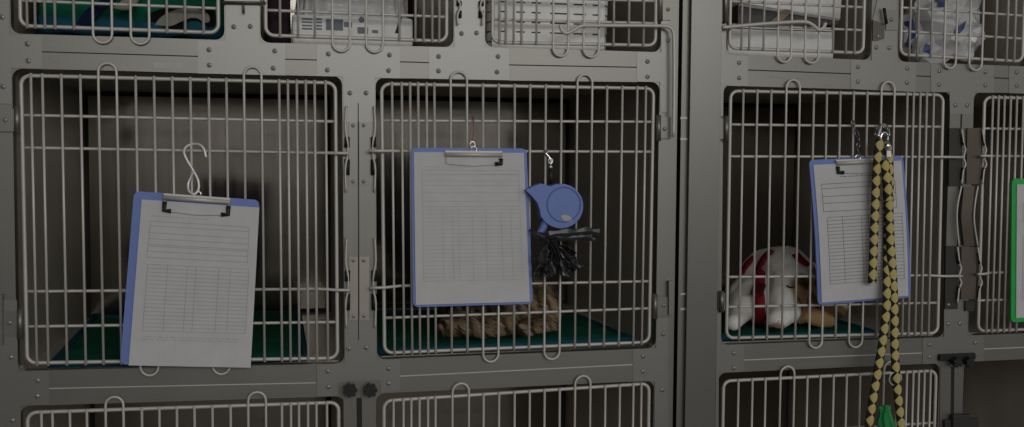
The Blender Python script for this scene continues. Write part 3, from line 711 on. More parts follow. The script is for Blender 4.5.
def crumple(m, amp, sc, seed=0):
    off = Vector((seed*3.1, seed*1.7, seed*.9))
    for v in m.bm.verts:
        p = v.co*sc+off
        f = abs(noise.noise(p))*1.2 + .6*abs(noise.noise(p*2.3)) + .35*abs(noise.noise(p*4.7))
        v.co += v.normal*(amp*(f-.55))
    return m
m = MB(); rb = random.Random(11)
def fan(cx_, cz_, a0, a1, r0_, r1_, Y0, pleats, seed):
    """gathered sheet of film fanning out of the knot; angles in degrees, 270 = straight down; lengths in pixels"""
    def fn(u, v):
        a = math.radians(a0+(a1-a0)*u); R = lerp(r0_, r1_, v)*(1+.16*noise.noise(Vector((u*5, seed, 0)))*v)
        p = P(cx_+R*math.cos(a), cz_-R*math.sin(a), Y0)
        p.y += (.004+.009*v)*math.sin(u*pleats*PI+seed)-.018*math.sin(PI*min(1, v*.8))+.007*noise.noise(Vector((u*9, v*6, seed)))*v
        return p
    m.grid(fn, 34, 8)
fan(547, 237, 236, 290, 2, 26, -.042, 3, 1); fan(547, 237, 272, 335, 2, 35, -.038, 4, 4); fan(549, 238, 284, 318, 2, 43, -.048, 3, 9); fan(547, 238, 250, 276, 2, 38, -.036, 2, 13)
for v in m.bm.verts:
    d = Vector((noise.noise(v.co*90), noise.noise(v.co*90+Vector((9, 0, 0))), noise.noise(v.co*90+Vector((0, 9, 0))))); v.co += d*.008
m.tube(smooth_path([P(537.5, 236, -.024), P(545, 236, -.042), P(556, 233.5, -.050), P(573, 232.5, -.050), P(588, 231, -.046), P(598.5, 232.5, -.044)], 6), [.0085+.0022*math.sin(i*.9) for i in range(31)], 7, flat=.5)
m.tube(smooth_path([P(556, 237, -.046), P(575, 237.5, -.050), P(586, 236.5, -.046), P(594, 240, -.044)], 5), [.0065+.002*math.sin(i*.8) for i in range(16)], 7, flat=.5)
m.tube(smooth_path([P(531, 229, -.030), P(536, 234, -.038), P(545, 238, -.044)], 5), .005, 7, flat=.5)
for f in m.bm.faces: f.smooth = False
ob = build('bag_bundle', m, mBlackBag); md = ob.modifiers.new('Solidify', 'SOLIDIFY'); md.thickness = .0012
tag(ob, 'crumpled black plastic bag tied below the blue leash case', 'bag')

# ------------------------------------------------------------------ yellow and black leash
t = thing('braided_leash', 'yellow and black braided leash hanging over the right clipboard', 'dog leash', P(885, 300, -.045))
R_ = .0098
def strand(name, pts, vl=.0250):
    m = MB(); m.tube(smooth_path([P(x, y, Y-.008) for x, y, Y in pts], 10), R_, 14, flat=.62, vlen=vl, ref=Vector((0, -1, 0))); return build(name, m, mYB, t)
strand('strand', [(880.5, 141, -.040), (878.5, 150, -.046), (876.2, 180, -.048), (874.8, 215, -.048), (873.4, 250, -.048), (872.4, 276, -.048), (872, 283, -.047)])
strand('strand', [(884, 142, -.030), (888.5, 152, -.040), (889.5, 180, -.046), (889.3, 215, -.046), (891, 250, -.046), (893.4, 285, -.048), (894.4, 320, -.050), (894.6, 350, -.050), (897, 385, -.050), (900, 415, -.050), (903, 450, -.050)])
strand('strand', [(885, 160, -.034), (887.5, 200, -.034), (887.4, 250, -.036), (886.8, 285, -.048), (886.3, 310, -.052), (882, 345, -.052), (877, 375, -.052), (872, 405, -.052), (867, 440, -.052)])
strand('fold_end', [(884, 160, -.052), (886.5, 175, -.054), (888, 190, -.054), (889, 200, -.052)])
m = MB()
m.tube([P(881.6, 130, -.014)+Vector((.0140*math.cos(a), .012*math.sin(a*2), .0120*math.sin(a))) for a in [2*PI*j/20 for j in range(20)]], .0026, 8, True)
m.tube([P(884.6, 139, -.036)+Vector((.0085*math.cos(a), .002, .014*math.sin(a))) for a in [2*PI*j/20 for j in range(20)]], .0028, 8, True)
m.tube(smooth_path([P(878, 137, -.036), P(880.5, 126.5, -.030), P(884, 124.2, -.02), P(888, 128, -.030), P(889, 136, -.038)], 5), .0028, 8)
m.tube([P(887.8, 140, -.048), P(887.6, 152, -.052)], [.0035, .0055], 9); m.ball(P(887.6, 146, -.05), (.007, .006, .009), 2); m.box(P(886.6, 150, -.058), P(889.8, 158, -.052), .002)
build('snap_hook', m, mChrome, t)
m = MB(); c = P(895.4, 378.5, -.060); m.tube([c+Vector((.0145*math.cos(a), -.001*math.sin(a), .0150*math.sin(a))) for a in [2*PI*j/28 for j in range(28)]], .0011, 6, True); build('split_ring', m, mWire, t)
m = MB()
m.grid(lambda u, v: P(877.5+13.5*u+6*v+1.2*math.sin(9*v+3*u), 407-2.4*u+34*v, -.064-.006*math.sin(PI*u)-.003*math.sin(14*u+5*v)), 14, 14)
gb = build('waste_bag', m, mGreenBag); md = gb.modifiers.new('Solidify', 'SOLIDIFY'); md.thickness = .006; md.offset = 1
tag(gb, 'green plastic bag tied to the leash at the bottom edge', 'bag')

# ------------------------------------------------------------------ mats
def quilted_mat(label, pts, z, th=.018, name='cage_mat'):
    """pts: world x,y corners front-left, front-right, back-right, back-left"""
    A, B, C, D = [Vector((x, y, z)) for x, y in pts]; t = thing(name, label, 'mat', (A+B+C+D)/4, 'green quilted mats on the cage floors')
    def at(u, v): return A.lerp(B, u).lerp(D.lerp(C, u), v)
    nu, nv = 48, 48; m = MB()
    def top(u, v):
        p = at(u, v); e = min(u, 1-u, v, 1-v); edge = min(1, e/.06)
        q_ = abs(math.sin(PI*u*7+PI*v*5))*abs(math.sin(PI*u*7-PI*v*5))
        p.z += .006+(th-.006)*(1-(1-edge)**2)*(.72+.28*q_)+.004*noise.noise(Vector((u*4, v*4, z))); return p
    m.grid(top, nu, nv); m.grid(lambda u, v: at(u, v), 1, 1); build('quilted_top', m, mMat, t, recalc=False)
    m = MB(); m.tube(smooth_path([at(*c)+Vector((0, 0, .008)) for c in ((0, 0), (.5, 0), (1, 0))], 6)+smooth_path([at(*c)+Vector((0, 0, .008)) for c in ((1, .02), (1, .5), (1, .98))], 6)+smooth_path([at(*c)+Vector((0, 0, .008)) for c in ((1, 1), (.5, 1), (0, 1))], 6)+smooth_path([at(*c)+Vector((0, 0, .008)) for c in ((0, .98), (0, .5), (0, .02))], 6), .0075, 8, True, ref=Vector((0, 0, 1)))
    build('binding', m, mTeal, t)
    return t
def ground(x, y, z):
    d = ray(x, y); p = CAM+d*((z-CAM.z)/d.z); return (p.x, p.y)
z1 = c1[3]+.0022; z2 = c2[3]+.0022; z3 = c3[3]+.0022
ya = SH+.02
quilted_mat('green quilted mat in the cage behind the leftmost clipboard', [(P(50, 362, ya).x, ya), (P(305, 355, ya).x, ya), (ground(298, 311, z1)[0], .63), (max(ground(84, 316, z1)[0], c1[1]+.03), .63)], z1)
quilted_mat('green quilted mat under the tabby cat', [(c2[1]+.016, ya), ground(632, 337.5, z2+.012), ground(566, 310, z2+.012), (c2[1]+.02, .56)], z2)
quilted_mat('green quilted mat under the dog in the red harness', [(c3[1]+.012, ya), (c3[1]+.40, ya), (c3[1]+.40, .52), (c3[1]+.012, .52)], z3, .012)

# ------------------------------------------------------------------ animals
def fuse(m, vox=.006, sm_=6):
    o = build('tmp_body', m, mCoat); md = o.modifiers.new('r', 'REMESH'); md.mode = 'VOXEL'; md.voxel_size = vox; md.use_smooth_shade = True
    s_ = o.modifiers.new('s', 'SMOOTH'); s_.iterations = sm_; s_.factor = .5
    bpy.context.view_layer.update(); dg = bpy.context.evaluated_depsgraph_get()
    me = bpy.data.meshes.new_from_object(o.evaluated_get(dg)); bpy.data.objects.remove(o)
    return me
def paint(me, fn):
    ca = me.color_attributes.new('coat', 'FLOAT_COLOR', 'POINT')
    for i, v in enumerate(me.vertices): ca.data[i].color = (*fn(v.co), 1)
def fur(name, me, fn, n, length, width, lay, parent, seed=1, droop=.4):
    """short tapering hairs rooted all over the body mesh"""
    rn = random.Random(seed); me.calc_loop_triangles(); tr = me.loop_triangles; import bisect
    acc = []; s = 0
    for t_ in tr: s += t_.area; acc.append(s)
    verts, faces, cols = [], [], []
    for k in range(n):
        t_ = tr[min(bisect.bisect(acc, rn.random()*s), len(tr)-1)]
        a, b, c = [me.vertices[i] for i in t_.vertices]; u, v = rn.random(), rn.random()
        if u+v > 1: u, v = 1-u, 1-v
        p = a.co*(1-u-v)+b.co*u+c.co*v; nn = (a.normal*(1-u-v)+b.normal*u+c.normal*v).normalized()
        d = lay(p); d = (d-nn*d.dot(nn)); d = d.normalized() if d.length > 1e-4 else Vector((1, 0, 0))
        j = Vector((rn.uniform(-1, 1), rn.uniform(-1, 1), rn.uniform(-1, 1)))*.35
        L = length*rn.uniform(.6, 1.25); dir1 = (nn*.55+d+j).normalized(); dir2 = (nn*.2+d+j-Vector((0, 0, droop))).normalized()
        sd = dir1.cross(nn); sd = sd.normalized() if sd.length > 1e-4 else Vector((0, 0, 1)); w = width*rn.uniform(.7, 1.3)
        i = len(verts); q0 = p-nn*.001; q1 = p+dir1*L*.55; q2 = q1+dir2*L*.5
        q1.z = max(q1.z, MZ); q2.z = max(q2.z, MZ)
        verts += [q0-sd*w, q0+sd*w, q1+sd*w*.7, q1-sd*w*.7, q2]; faces += [(i, i+1, i+2, i+3), (i+3, i+2, i+4)]
        cc = fn(p); g = rn.uniform(.75, 1.25); cols += [tuple(min(1, x*g) for x in cc)]*5
    fm = bpy.data.meshes.new(name); L0 = base_of(parent); fm.from_pydata([v-L0 for v in verts], [], faces)
    ca = fm.color_attributes.new('coat', 'FLOAT_COLOR', 'POINT')
    for i, c in enumerate(cols): ca.data[i].color = (*c, 1)
    fm.materials.append(mCoat); o = bpy.data.objects.new(name, fm); COL.objects.link(o); o.parent = parent; return o
def attach(me, name, parent):
    L0 = base_of(parent)
    me2 = me.copy(); me2.transform(Matrix.Translation(-L0)); me2.name = name
    me2.materials.clear(); me2.materials.append(mCoat)
    o = bpy.data.objects.new(name, me2); COL.objects.link(o); o.parent = parent; return o
def body_thing(me, name, label, cat, loc):
    loc = Vector(loc); me2 = me.copy(); me2.transform(Matrix.Translation(-loc)); me2.name = name; me2.materials.clear(); me2.materials.append(mCoat)
    o = bpy.data.objects.new(name, me2); COL.objects.link(o); o.location = loc; return tag(o, label, cat)

# --- dog: lies curled on the mat, chin down at the front, back and hip behind
MZ = z3+.019; XLO, XHI = c3[1], c3[2]
def clampz(p, r): p = Vector(p); p.z = max(p.z, MZ+r*.97); p.x = min(max(p.x, XLO+r+.012), XHI-r-.012); return p
m = MB()
def seg(a, ra, b, rb): m.caps(clampz(a, ra), ra, clampz(b, rb), rb)
seg(P(775, 284, .26), .080, P(762, 304, .29), .060)         # trunk
seg(P(760, 294, .26), .064, P(747, 310, .22), .050)         # shoulder / side to the left
seg(P(784, 273, .22), .066, P(772, 284, .27), .085)         # neck
seg(P(792, 277, .16), .060, P(786, 271, .20), .062)         # crown of the head
seg(P(793, 286, .13), .055, P(786, 305, .095), .043)         # face
seg(P(786, 308, .09), .037, P(777, 327, .052), .024)       # muzzle
seg(P(802, 300, .15), .046, P(798, 310, .12), .040)         # cheek
seg(P(744, 305, .20), .040, P(737, 318, .12), .026)         # fore leg
seg(P(737, 319, .12), .025, P(733, 329, .062), .019)        # paw
seg(P(757, 312, .19), .055, P(766, 318, .14), .04)          # chest
seg(P(815, 322, .20), .035, P(836, 325, .17), .026)         # other fore leg reaching right
seg(P(790, 300, .30), .070, P(815, 314, .33), .060)         # rump behind the head
seg(P(815, 316, .33), .055, P(838, 322, .28), .04)          # hind leg
dog_me = fuse(m, .0055, 6)
WHITE, BROWN, PINK, DARK = (.93, .92, .88), (.30, .175, .085), (.40, .26, .23), (.03, .02, .016)
def near(p, c, r): return (p-c).length/r+.18*noise.noise(p*38)
eyeP = [(P(803, 297, .09), .050), (P(808, 312, .12), .050), (P(809, 281, .13), .036), (P(832, 324, .16), .05), (P(818, 322, .17), .045)]
def dog_col(p):
    k = min(near(p, c, r) for c, r in eyeP)
    if k < .92: 
        b = BROWN; d_ = 1.25 if noise.noise(p*34) > -.05 else .38; return tuple(x*d_*(1+.35*noise.noise(p*60)) for x in b)
    if k < 1.08: w = (k-.92)/.16; return tuple(BROWN[i]*(1-w)+WHITE[i]*w for i in range(3))
    if near(p, P(778, 331, .035), .020) < 1: return PINK
    return tuple(x*(1+.10*noise.noise(p*45)) for x in WHITE)
paint(dog_me, dog_col)
DB = P(775, 335, .2); DB.z = MZ-.002
dog = body_thing(dog_me, 'dog', 'white and brown dog in a red harness curled up on a green mat', 'dog', DB)
hd = P(778, 324, .07)
bvh = BVHTree.FromPolygons([v.co.copy() for v in dog_me.vertices], [tuple(f.vertices) for f in dog_me.polygons])
def hit(x, y, lift=.004, tree=None):
    loc, nrm, _, _ = (tree or bvh).ray_cast(CAM, ray(x, y).normalized())
    return (loc+nrm*lift, nrm) if loc else (None, None)
def ribbon(name, px, width, mat, parent, lift=.010, th=.003):
    pts = []
    for a, b in zip(px, px[1:]):
        for k in range(5): pts.append((a[0]+(b[0]-a[0])*k/5, a[1]+(b[1]-a[1])*k/5))
    pts.append(px[-1]); H = [hit(x, y, lift) for x, y in pts]; H = [h for h in H if h[0] is not None]
    m = MB(); rows = []
    for i, (p, nrm) in enumerate(H):
        tg = (H[min(i+2, len(H)-1)][0]-H[max(i-2, 0)][0]).normalized(); sd = tg.cross(nrm).normalized()*width/2
        rows.append([m.bm.verts.new(v) for v in (p-sd, p+sd, p+sd-nrm*th, p-sd-nrm*th)])
    for A, B in zip(rows, rows[1:]):
        for k in range(4): m.bm.faces.new((A[k], A[(k+1) % 4], B[(k+1) % 4], B[k])).smooth = True
    m.bm.faces.new(rows[0]); m.bm.faces.new(rows[-1]); return build(name, m, mat, parent)
hn = ribbon('harness', [(774, 253), (768, 258), (763, 265), (760, 276), (759, 290), (761, 304), (762, 316), (757, 322)], .024, mHarness, dog)
for px in ([(756, 259), (750, 265), (745, 272), (742, 278)], [(795, 257), (800, 262), (806, 268)], [(759, 318), (754, 323), (749, 326)]):
    try: ribbon('strap', px, .018, mHarness, hn)
    except Exception: pass
p, nrm = hit(759.5, 293, .013)
m = MB(); m.obox(Matrix.Translation(p) @ nrm.to_track_quat('Z', 'Y').to_matrix().to_4x4(), (.030, .034, .008), .003); build('buckle', m, mBuckle, hn)
p, nrm = hit(776.5, 330, .001)
if p is not None: p.z = max(p.z, MZ+.010); m = MB(); m.ball(p, (.012, .010, .009), 3); build('nose', m, mNose, dog)
for ex, ey in ((791, 287), (806, 284)):
    p, nrm = hit(ex, ey, .004)
    if p is not None:
        m = MB(); sd = nrm.cross(Vector((0, 0, 1))).normalized()
        m.tube([p-sd*.009+Vector((0, 0, .001)), p-sd*.004-Vector((0, 0, .003)), p+sd*.004-Vector((0, 0, .003)), p+sd*.009+Vector((0, 0, .001))], .0022, 7); build('closed_eye', m, mNose, dog)
# ear flap, brown, folded down over the cheek
em = MB(); ec = P(816, 317, .10); em.ball(ec, (.052, .016, .021), 4, Matrix.Rotation(.18, 3, 'Y'))
for v in em.bm.verts: v.co.z -= .004*math.sin((v.co.x-ec.x)*40); v.co += v.normal*.003*noise.noise(v.co*60)
ear = build('ear', em, mCoat, dog)
ca = ear.data.color_attributes.new('coat', 'FLOAT_COLOR', 'POINT')
for i in range(len(ear.data.vertices)): ca.data[i].color = (.44, .27, .13, 1)

# --- cat: tabby lying along the mat behind the middle clipboard
MZ = z2+.025; XLO, XHI = c2[1], c2[2]
m = MB()
seg(P(476, 310, .16), .050, P(520, 306, .20), .062)        # trunk
seg(P(520, 306, .20), .060, P(536, 312, .19), .050)        # haunch
seg(P(462, 318, .12), .030, P(474, 312, .15), .046)        # shoulder
seg(P(474, 322, .10), .022, P(444, 325, .085), .015)       # fore leg reaching left
seg(P(500, 324, .11), .030, P(480, 328, .085), .019)       # hind leg
seg(P(540, 316, .17), .030, P(545, 324, .14), .018)        # tail root
seg(P(545, 324, .14), .017, P(520, 331, .085), .014)       # tail round the front
seg(P(459, 300, .14), .034, P(452, 298, .125), .034)       # head
seg(P(450, 301, .10), .018, P(447, 303, .09), .014)        # muzzle
seg(P(446, 292, .13), .012, P(443.5, 286, .13), .004); seg(P(460, 290, .15), .012, P(461, 284, .15), .004)   # ears
cat_me = fuse(m, .0045, 4)
def cat_col(p):
    st = math.sin(p.x*240+3.4*noise.noise(p*26)+p.z*70+p.y*40); n_ = noise.noise(p*40)
    base = (.44, .32, .19) if n_ > -.15 else (.54, .43, .30)
    dark = (.05, .036, .026)
    w = max(0, min(1, (st-.05)*2.2)); c = [base[i]*(1-w)+dark[i]*w for i in range(3)]
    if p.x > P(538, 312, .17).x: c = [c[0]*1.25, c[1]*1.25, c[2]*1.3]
    return tuple(c)
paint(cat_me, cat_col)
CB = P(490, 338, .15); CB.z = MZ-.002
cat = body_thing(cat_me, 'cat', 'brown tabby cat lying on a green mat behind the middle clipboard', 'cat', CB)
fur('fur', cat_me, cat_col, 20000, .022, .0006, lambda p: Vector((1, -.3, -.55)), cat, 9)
bv2 = BVHTree.FromPolygons([v.co.copy() for v in cat_me.vertices], [tuple(f.vertices) for f in cat_me.polygons])
for dx, dz in ((-.012, .006), (.010, .006)):
    c0 = P(450, 298, .10); p, nrm, i_, d_ = bv2.find_nearest(c0+Vector((dx, -.02, dz)))
    m = MB(); m.ball(p, (.005, .003, .004), 2); build('eye', m, mNose, cat)
p, nrm, i_, d_ = bv2.find_nearest(P(446.5, 303, .06)); m = MB(); m.ball(p, (.004, .003, .003), 2); build('nose', m, mNose, cat)

# ------------------------------------------------------------------ things kept in the small upper cages
zT = [k[3]+.0022 for k in (k1, k2, k3, k4, k5)]
# folded blanket: green quilted body, teal rolled hem, printed grey and black swoosh
t = thing('blanket', 'crumpled green blanket with teal hem in the upper left cage', 'blanket', ((k1[1]+k1[2])/2, .25, zT[0]))
xa, xb = P(38, 20, .05).x, k1[2]-.006
def bl(u, v):
    x = lerp(xa, xb, u); f = .018*noise.noise(Vector((u*5, v*3, 2)))+.010*math.sin(u*17+v*6)
    a = v*1.0
    if v < .62: z = zT[0]+.02+.21*(v/.62); y = .055+f+.02*math.sin(PI*v)
    else: w = (v-.62)/.38; z = zT[0]+.23+.03*math.sin(PI*w)+f*.6; y = .06+.42*w+f
    return Vector((x, y, z+.006*math.sin(u*11)))
m = MB(); m.grid(bl, 60, 40)
ob = build('cloth', m, mMat, t, recalc=False); md = ob.modifiers.new('Solidify', 'SOLIDIFY'); md.thickness = .012; md.offset = -1
m = MB(); m.tube([Vector((lerp(xa-.0, xb, k/40), .050+.006*math.sin(k*.7), zT[0]+.0235+.003*math.sin(k*.45))) for k in range(41)], [.0165+.003*math.sin(k*.6) for k in range(41)], 12); build('hem', m, mTeal, t)
def patch(name, pts, mat, lift=.004, rr=.0):
    """print on the blanket's front: outline in pixels laid onto the cloth"""
    m = MB(); w = [P(x, y, .036-lift) for x, y in pts]; w = smooth_path(w+[w[0]], 4)[:-1]; m.prism([w], (0, .006, 0)); return build(name, m, mat, t)
patch('black_print', [(148, 14), (165, 8), (190, 5), (212, 8), (214, 24), (200, 29), (170, 28), (150, 25)], mBlackCloth, .004)
patch('grey_print', [(155, 25), (160, 18), (172, 11), (186, 8.5), (200, 10), (208, 14), (209.5, 21), (204, 22.5), (198, 18.5), (190, 18), (180, 22), (170, 26)], mGreyCloth, .010)
patch('navy_print', [(76, 24), (84, 12), (96, 3), (110, -6), (122, -6), (108, 6), (98, 16), (90, 26)], mNavy, .002)
patch('grey_print', [(112, 8), (120, 2), (128, -6), (140, -6), (136, 4), (126, 10)], mGreyCloth, .004)
# printed package with gathered film top, and plum garment beside it
t = thing('package', 'white package with slate print and gathered film top behind bars', 'package', (P(355, 40, .06).x, .16, zT[1]))
xa, xb = P(292, 30, .045).x, P(413, 30, .045).x; z0 = zT[1]
m = MB(); zt = P(350, 16, .045).z; m.box((xa, .045, z0), (xb, .27, zt), .006); build('carton', m, mWhiteCard, t)
def film(u, v):
    w = 2*PI*u; rx = (xb-xa)/2*(1-.15*v)-.004; ry = .095*(1-.2*v); e = lambda t: math.copysign(abs(t)**.35, t)
    k = 1-.06*abs(math.sin(u*46+2*v))*v-.03*abs(math.sin(u*71))
    return Vector(((xa+xb)/2+rx*k*e(math.cos(w)), .155-ry*k*e(math.sin(w)), zt-.003+.19*v))
m = MB(); m.grid(film, 160, 8); bmesh.ops.remove_doubles(m.bm, verts=m.bm.verts, dist=1e-5); fo = build('film_top', m, mGreyFilm, t, recalc=False)
def prt(x0, y0, x1, y1, mat=mPrint, Y=.045):
    mm.box((P(x0, y0, Y).x, Y-.0012, P(x0, y1, Y).z), (P(x1, y0, Y).x, Y+.0005, P(x0, y0, Y).z))
mm = MB()
for y in (18, 21.3, 24.6, 27.8): prt(302, y, 312.5, y+1.6); prt(314.5, y+.2, 322, y+1.8)
prt(326, 19, 343, 30); prt(344, 22, 352, 27); prt(357.5, 27, 368, 33.5); prt(372, 30, 378, 33)
c = P(361.5, 19.6, .045); mm.prism([[c+Vector((.0055*math.cos(a), -.0012, .0060*math.sin(a))) for a in [2*PI*k/18 for k in range(18)]]], (0, .0015, 0)); build('print', mm, mPrint, t)
m = MB(); m.prism([[P(395, 33, .044), P(400, 17, .044), P(402, 16.5, .044), P(399, 33.5, .044)]], (0, .002, 0)); build('slit', m, mSeam, t)
m = MB(); xa, xb = max(P(268, 30, .06).x, k2[1]+.018), P(287, 30, .06).x
m.grid(lambda u, v: Vector((lerp(xa, xb, u), .075+.016*math.sin(u*15+v), z0+.002+.30*v)), 30, 8); o = build('garment', m, mPlum); md = o.modifiers.new('Solidify', 'SOLIDIFY'); md.thickness = .012; md.offset = -1
tag(o, 'dark plum garment hanging in folds left of the printed package', 'clothing')
# white slotted basket
t = thing('basket', 'white slotted plastic basket in the upper middle cage', 'basket', (P(550, 40, .05).x, .2, zT[2]))
xa, xb = P(489, 30, .04).x, P(609, 30, .04).x; xa = max(xa, k3[1]+.004); z0 = zT[2]
ptz = .0200; m = MB()
for k in range(15):
    zz = z0+k*ptz; fl_ = .012*(k/14)
    L = rounded([(xa, .040, zz), (xb+fl_, .040, zz), (xb+fl_, .34, zz), (xa, .34, zz)], .026, 6)
    Li = rounded([(xa+.003, .043, zz), (xb+fl_-.003, .043, zz), (xb+fl_-.003, .337, zz), (xa+.003, .337, zz)], .024, 6)
    m.prism([L, Li], (0, 0, ptz-.0030))
build('slatted_wall', m, mWhiteP, t)
mm = MB()
for u in (.0, .12, .27, .40, .62, .78, .885):
    x = lerp(xa, xb, u)+.006; w = .014 if u not in (.12, .40) else .020
    mm.box((x, .0405, z0), (x+w, .0445, z0+15*ptz-.003))
for y in (.10, .16, .22, .28): mm.box((xb-.004, y, z0), (xb-.001, y+.02, z0+15*ptz-.003))
build('rib', mm, mWhiteP, t)
m = MB(); m.box((xa+.006, .048, z0), (xb-.006, .33, z0+.004)); m.box((xa+.006, .046, z0+.004), (xb-.006, .05, z0+15*ptz-.02)); build('slot_shade_sheet', m, mDarkGrey, t)  # dark sheet added behind the slots, standing for the shade inside the basket
# white box, dark tray, tan card, white folder
z0 = zT[3]; xa, xb = max(k4[1]+.004, P(728, 40, .05).x), P(834, 40, .05).x; zb = P(785, 27.6, .05).z
t = thing('white_box', 'white cardboard box standing in the upper right bank cage', 'box', ((xa+xb)/2, .2, z0))
m = MB(); m.box((xa, .05, z0), (xb, .36, zb), .003); build('carton', m, mWhiteCard, t)
m = MB(); m.box((xa+.002, .048, zb-.006), (xb-.002, .0495, zb-.0045)); build('lid_seam', m, mSeam, t)
t = thing('plastic_tray', 'dark grey plastic tray tilted on top of the white box', 'tray', ((xa+xb)/2, .2, zb))
m = MB(); A = [P(738, 5, .06), P(838, 20, .06), P(838, 24.5, .06), P(790, 26, .06), P(738, 26.6, .06)]; 
for p_ in A: p_.z = max(p_.z, zb+.0005)
m.prism([A], (0, .24, 0)); build('tray_body', m, mDarkGrey, t)
m = MB(); m.tube([A[0]+Vector((0, -.002, 0)), A[1]+Vector((0, -.002, 0))], .0035, 8); build('tray_lip', m, mGreyFilm, t)
m = MB(); m.prism([[P(766, 25.5, .052), P(785, 9, .052), P(793, 10, .052), P(777, 25.5, .052)]], (0, .006, 0))
tag(build('card_strip', m, mCard), 'tan cardboard strip leaning on the dark tray', 'card')
m = MB(); m.prism([[P(742, -8, .07), P(842, -8, .07), P(840, 19, .07), P(742, 3, .07)]], (0, .2, 0)); 
tag(build('folder_stack', m, mWhiteCard), 'stack of white folders lying above the dark tray', 'folder')
m = MB(); m.box((P(838, 20, .2).x, .20, z0), (P(838, 20, .2).x+.035, .23, z0+.25), .004); tag(build('brown_board', m, mCard), 'brown board standing right of the white box', 'board')
# crumpled clear bags and a dark bag
z0 = zT[4]
def blob_bag(name, label, balls, mat, amp, sc, seed, zmin):
    m = MB()
    for (x, y, Y), rr, ang in balls: m.ball(P(x, y, Y), rr, 3, Matrix.Rotation(ang, 3, 'Y'))
    m.bm.normal_update(); crumple(m, amp, sc, seed)
    for v in m.bm.verts:
        v.co.z = max(v.co.z, zmin+.001); v.co.y = max(v.co.y, .03); v.co.x = min(max(v.co.x, k5[1]+.004), k5[2]-.004)
        for f in v.link_faces: f.smooth = False
    return tag(build(name, m, mat), label, 'bag')
b5 = blob_bag('clear_bag', 'crumpled clear plastic bag with blue print in the top right cage', [((932, 30, .12), (.075, .07, .10), .2), ((955, 40, .12), (.075, .06, .06), -.3), ((945, 10, .15), (.09, .08, .08), 0)], mFilm, .05, 9, 2, z0)
bb = BVHTree.FromPolygons([v.co.copy() for v in b5.data.vertices], [tuple(f.vertices) for f in b5.data.polygons])
L5 = base_of(b5)
for pts in ([(905, 22), (914, 20), (916, 34), (912, 48), (906, 44)], [(936, -2), (947, 0), (944, 8), (938, 8)], [(972, 16), (981, 20), (982, 38), (974, 42), (969, 30)], [(926, 44), (932, 46), (930, 54), (924, 52)], [(955, 28), (966, 20), (964, 30), (957, 36)]):
    m = MB(); ctr = Vector((sum(p[0] for p in pts)/len(pts), sum(p[1] for p in pts)/len(pts))); hits = [hit(x, y, .003, bb)[0] for x, y in pts]; hc = hit(ctr.x, ctr.y, .004, bb)[0]
    if hc is None or any(h is None for h in hits): continue
    vc = m.bm.verts.new(hc); V = [m.bm.verts.new(h) for h in hits]
    for i in range(len(V)): m.bm.faces.new((vc, V[i], V[(i+1) % len(V)]))
    build('blue_print', m, mBluePrint, b5)
blob_bag('dark_bag', 'dark plastic bag behind bars at the top right corner', [((1008, 14, .30), (.06, .05, .10), .1), ((1012, 36, .30), (.06, .05, .07), .1)], mDarkGrey, .03, 14, 5, z0)

# ------------------------------------------------------------------ light
w = bpy.data.worlds.new('room_light'); S.world = w; w.use_nodes = True
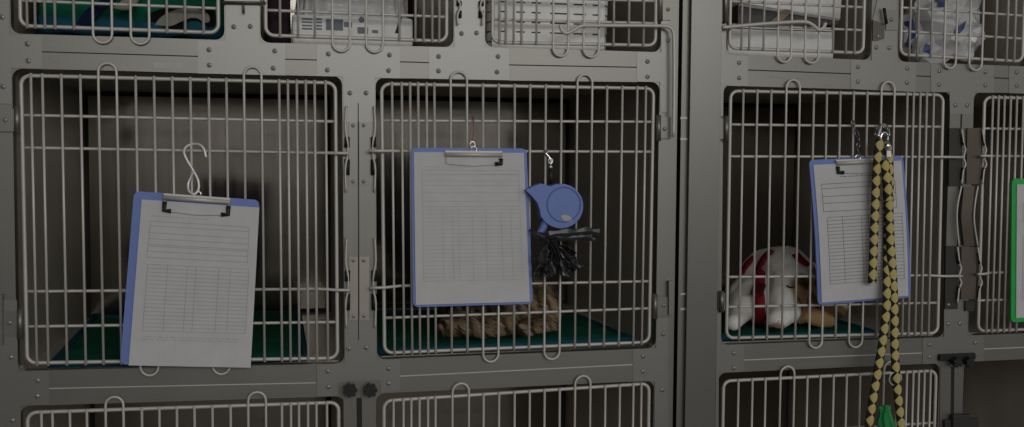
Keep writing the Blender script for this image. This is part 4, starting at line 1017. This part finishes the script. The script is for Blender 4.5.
# the clinic room behind the camera: pale upper walls, dark floor and furniture below; overhead darkened to balance the light
wn = w.node_tree; tcw = wn.nodes.new('ShaderNodeTexCoord'); sxw = wn.nodes.new('ShaderNodeSeparateXYZ'); rw = wn.nodes.new('ShaderNodeValToRGB'); mrw = wn.nodes.new('ShaderNodeMapRange')
wn.links.new(tcw.outputs['Generated'], sxw.inputs[0]); mrw.inputs['From Min'].default_value = -1; mrw.inputs['From Max'].default_value = 1
wn.links.new(sxw.outputs['Z'], mrw.inputs['Value']); wn.links.new(mrw.outputs['Result'], rw.inputs['Fac'])
e = rw.color_ramp.elements; e[0].position = .46; e[0].color = (.145, .138, .124, 1); e[1].position = .52; e[1].color = (.60, .595, .58, 1)
e2 = e.new(.63); e2.color = (.52, .52, .50, 1); e3 = e.new(.76); e3.color = (.10, .10, .10, 1)
rx_ = wn.nodes.new('ShaderNodeValToRGB'); mx_ = wn.nodes.new('ShaderNodeMapRange'); mx_.inputs['From Min'].default_value = -1; mx_.inputs['From Max'].default_value = 1
wn.links.new(sxw.outputs['X'], mx_.inputs['Value']); wn.links.new(mx_.outputs['Result'], rx_.inputs['Fac'])
g_ = rx_.color_ramp.elements; g_[0].position = .33; g_[0].color = (.42, .42, .42, 1); g_[1].position = .46; g_[1].color = (1, 1, 1, 1)
for ps, vl in ((.55, 1.05), (.68, 1.35)): ne = g_.new(ps); ne.color = (vl, vl, vl, 1)
mm_ = wn.nodes.new('ShaderNodeMix'); mm_.data_type = 'RGBA'; mm_.blend_type = 'MULTIPLY'; mm_.inputs['Factor'].default_value = 1
wn.links.new(rw.outputs['Color'], mm_.inputs['A']); wn.links.new(rx_.outputs['Color'], mm_.inputs['B'])
wn.links.new(mm_.outputs['Result'], wn.nodes['Background'].inputs['Color']); wn.nodes['Background'].inputs['Strength'].default_value = 1.0
def area(name, loc, target, sx_, sy_, e, col):
    l = bpy.data.lights.new(name, 'AREA'); l.shape = 'RECTANGLE'; l.size = sx_; l.size_y = sy_; l.energy = e; l.color = col
    o = bpy.data.objects.new(name, l); COL.objects.link(o); o.location = loc
    o.rotation_euler = (Vector(target)-Vector(loc)).to_track_quat('-Z', 'Y').to_euler(); return o
area('ceiling_lamp', (.35, -1.9, 2.9), (.25, 0, 1.3), 1.4, .6, 2, (1, .97, .91))
area('added_fill_light', (1.0, -5.2, 2.5), (.5, 0, 1.2), 4.2, 1.2, 95, (1, .985, .96))  # broad fill added far behind the camera to light the cage interiors; no known window

S.view_settings.view_transform = 'Standard'; S.view_settings.look = 'None'; S.view_settings.gamma = 1
S.view_settings.use_curve_mapping = False; S.view_settings.exposure = -0.58
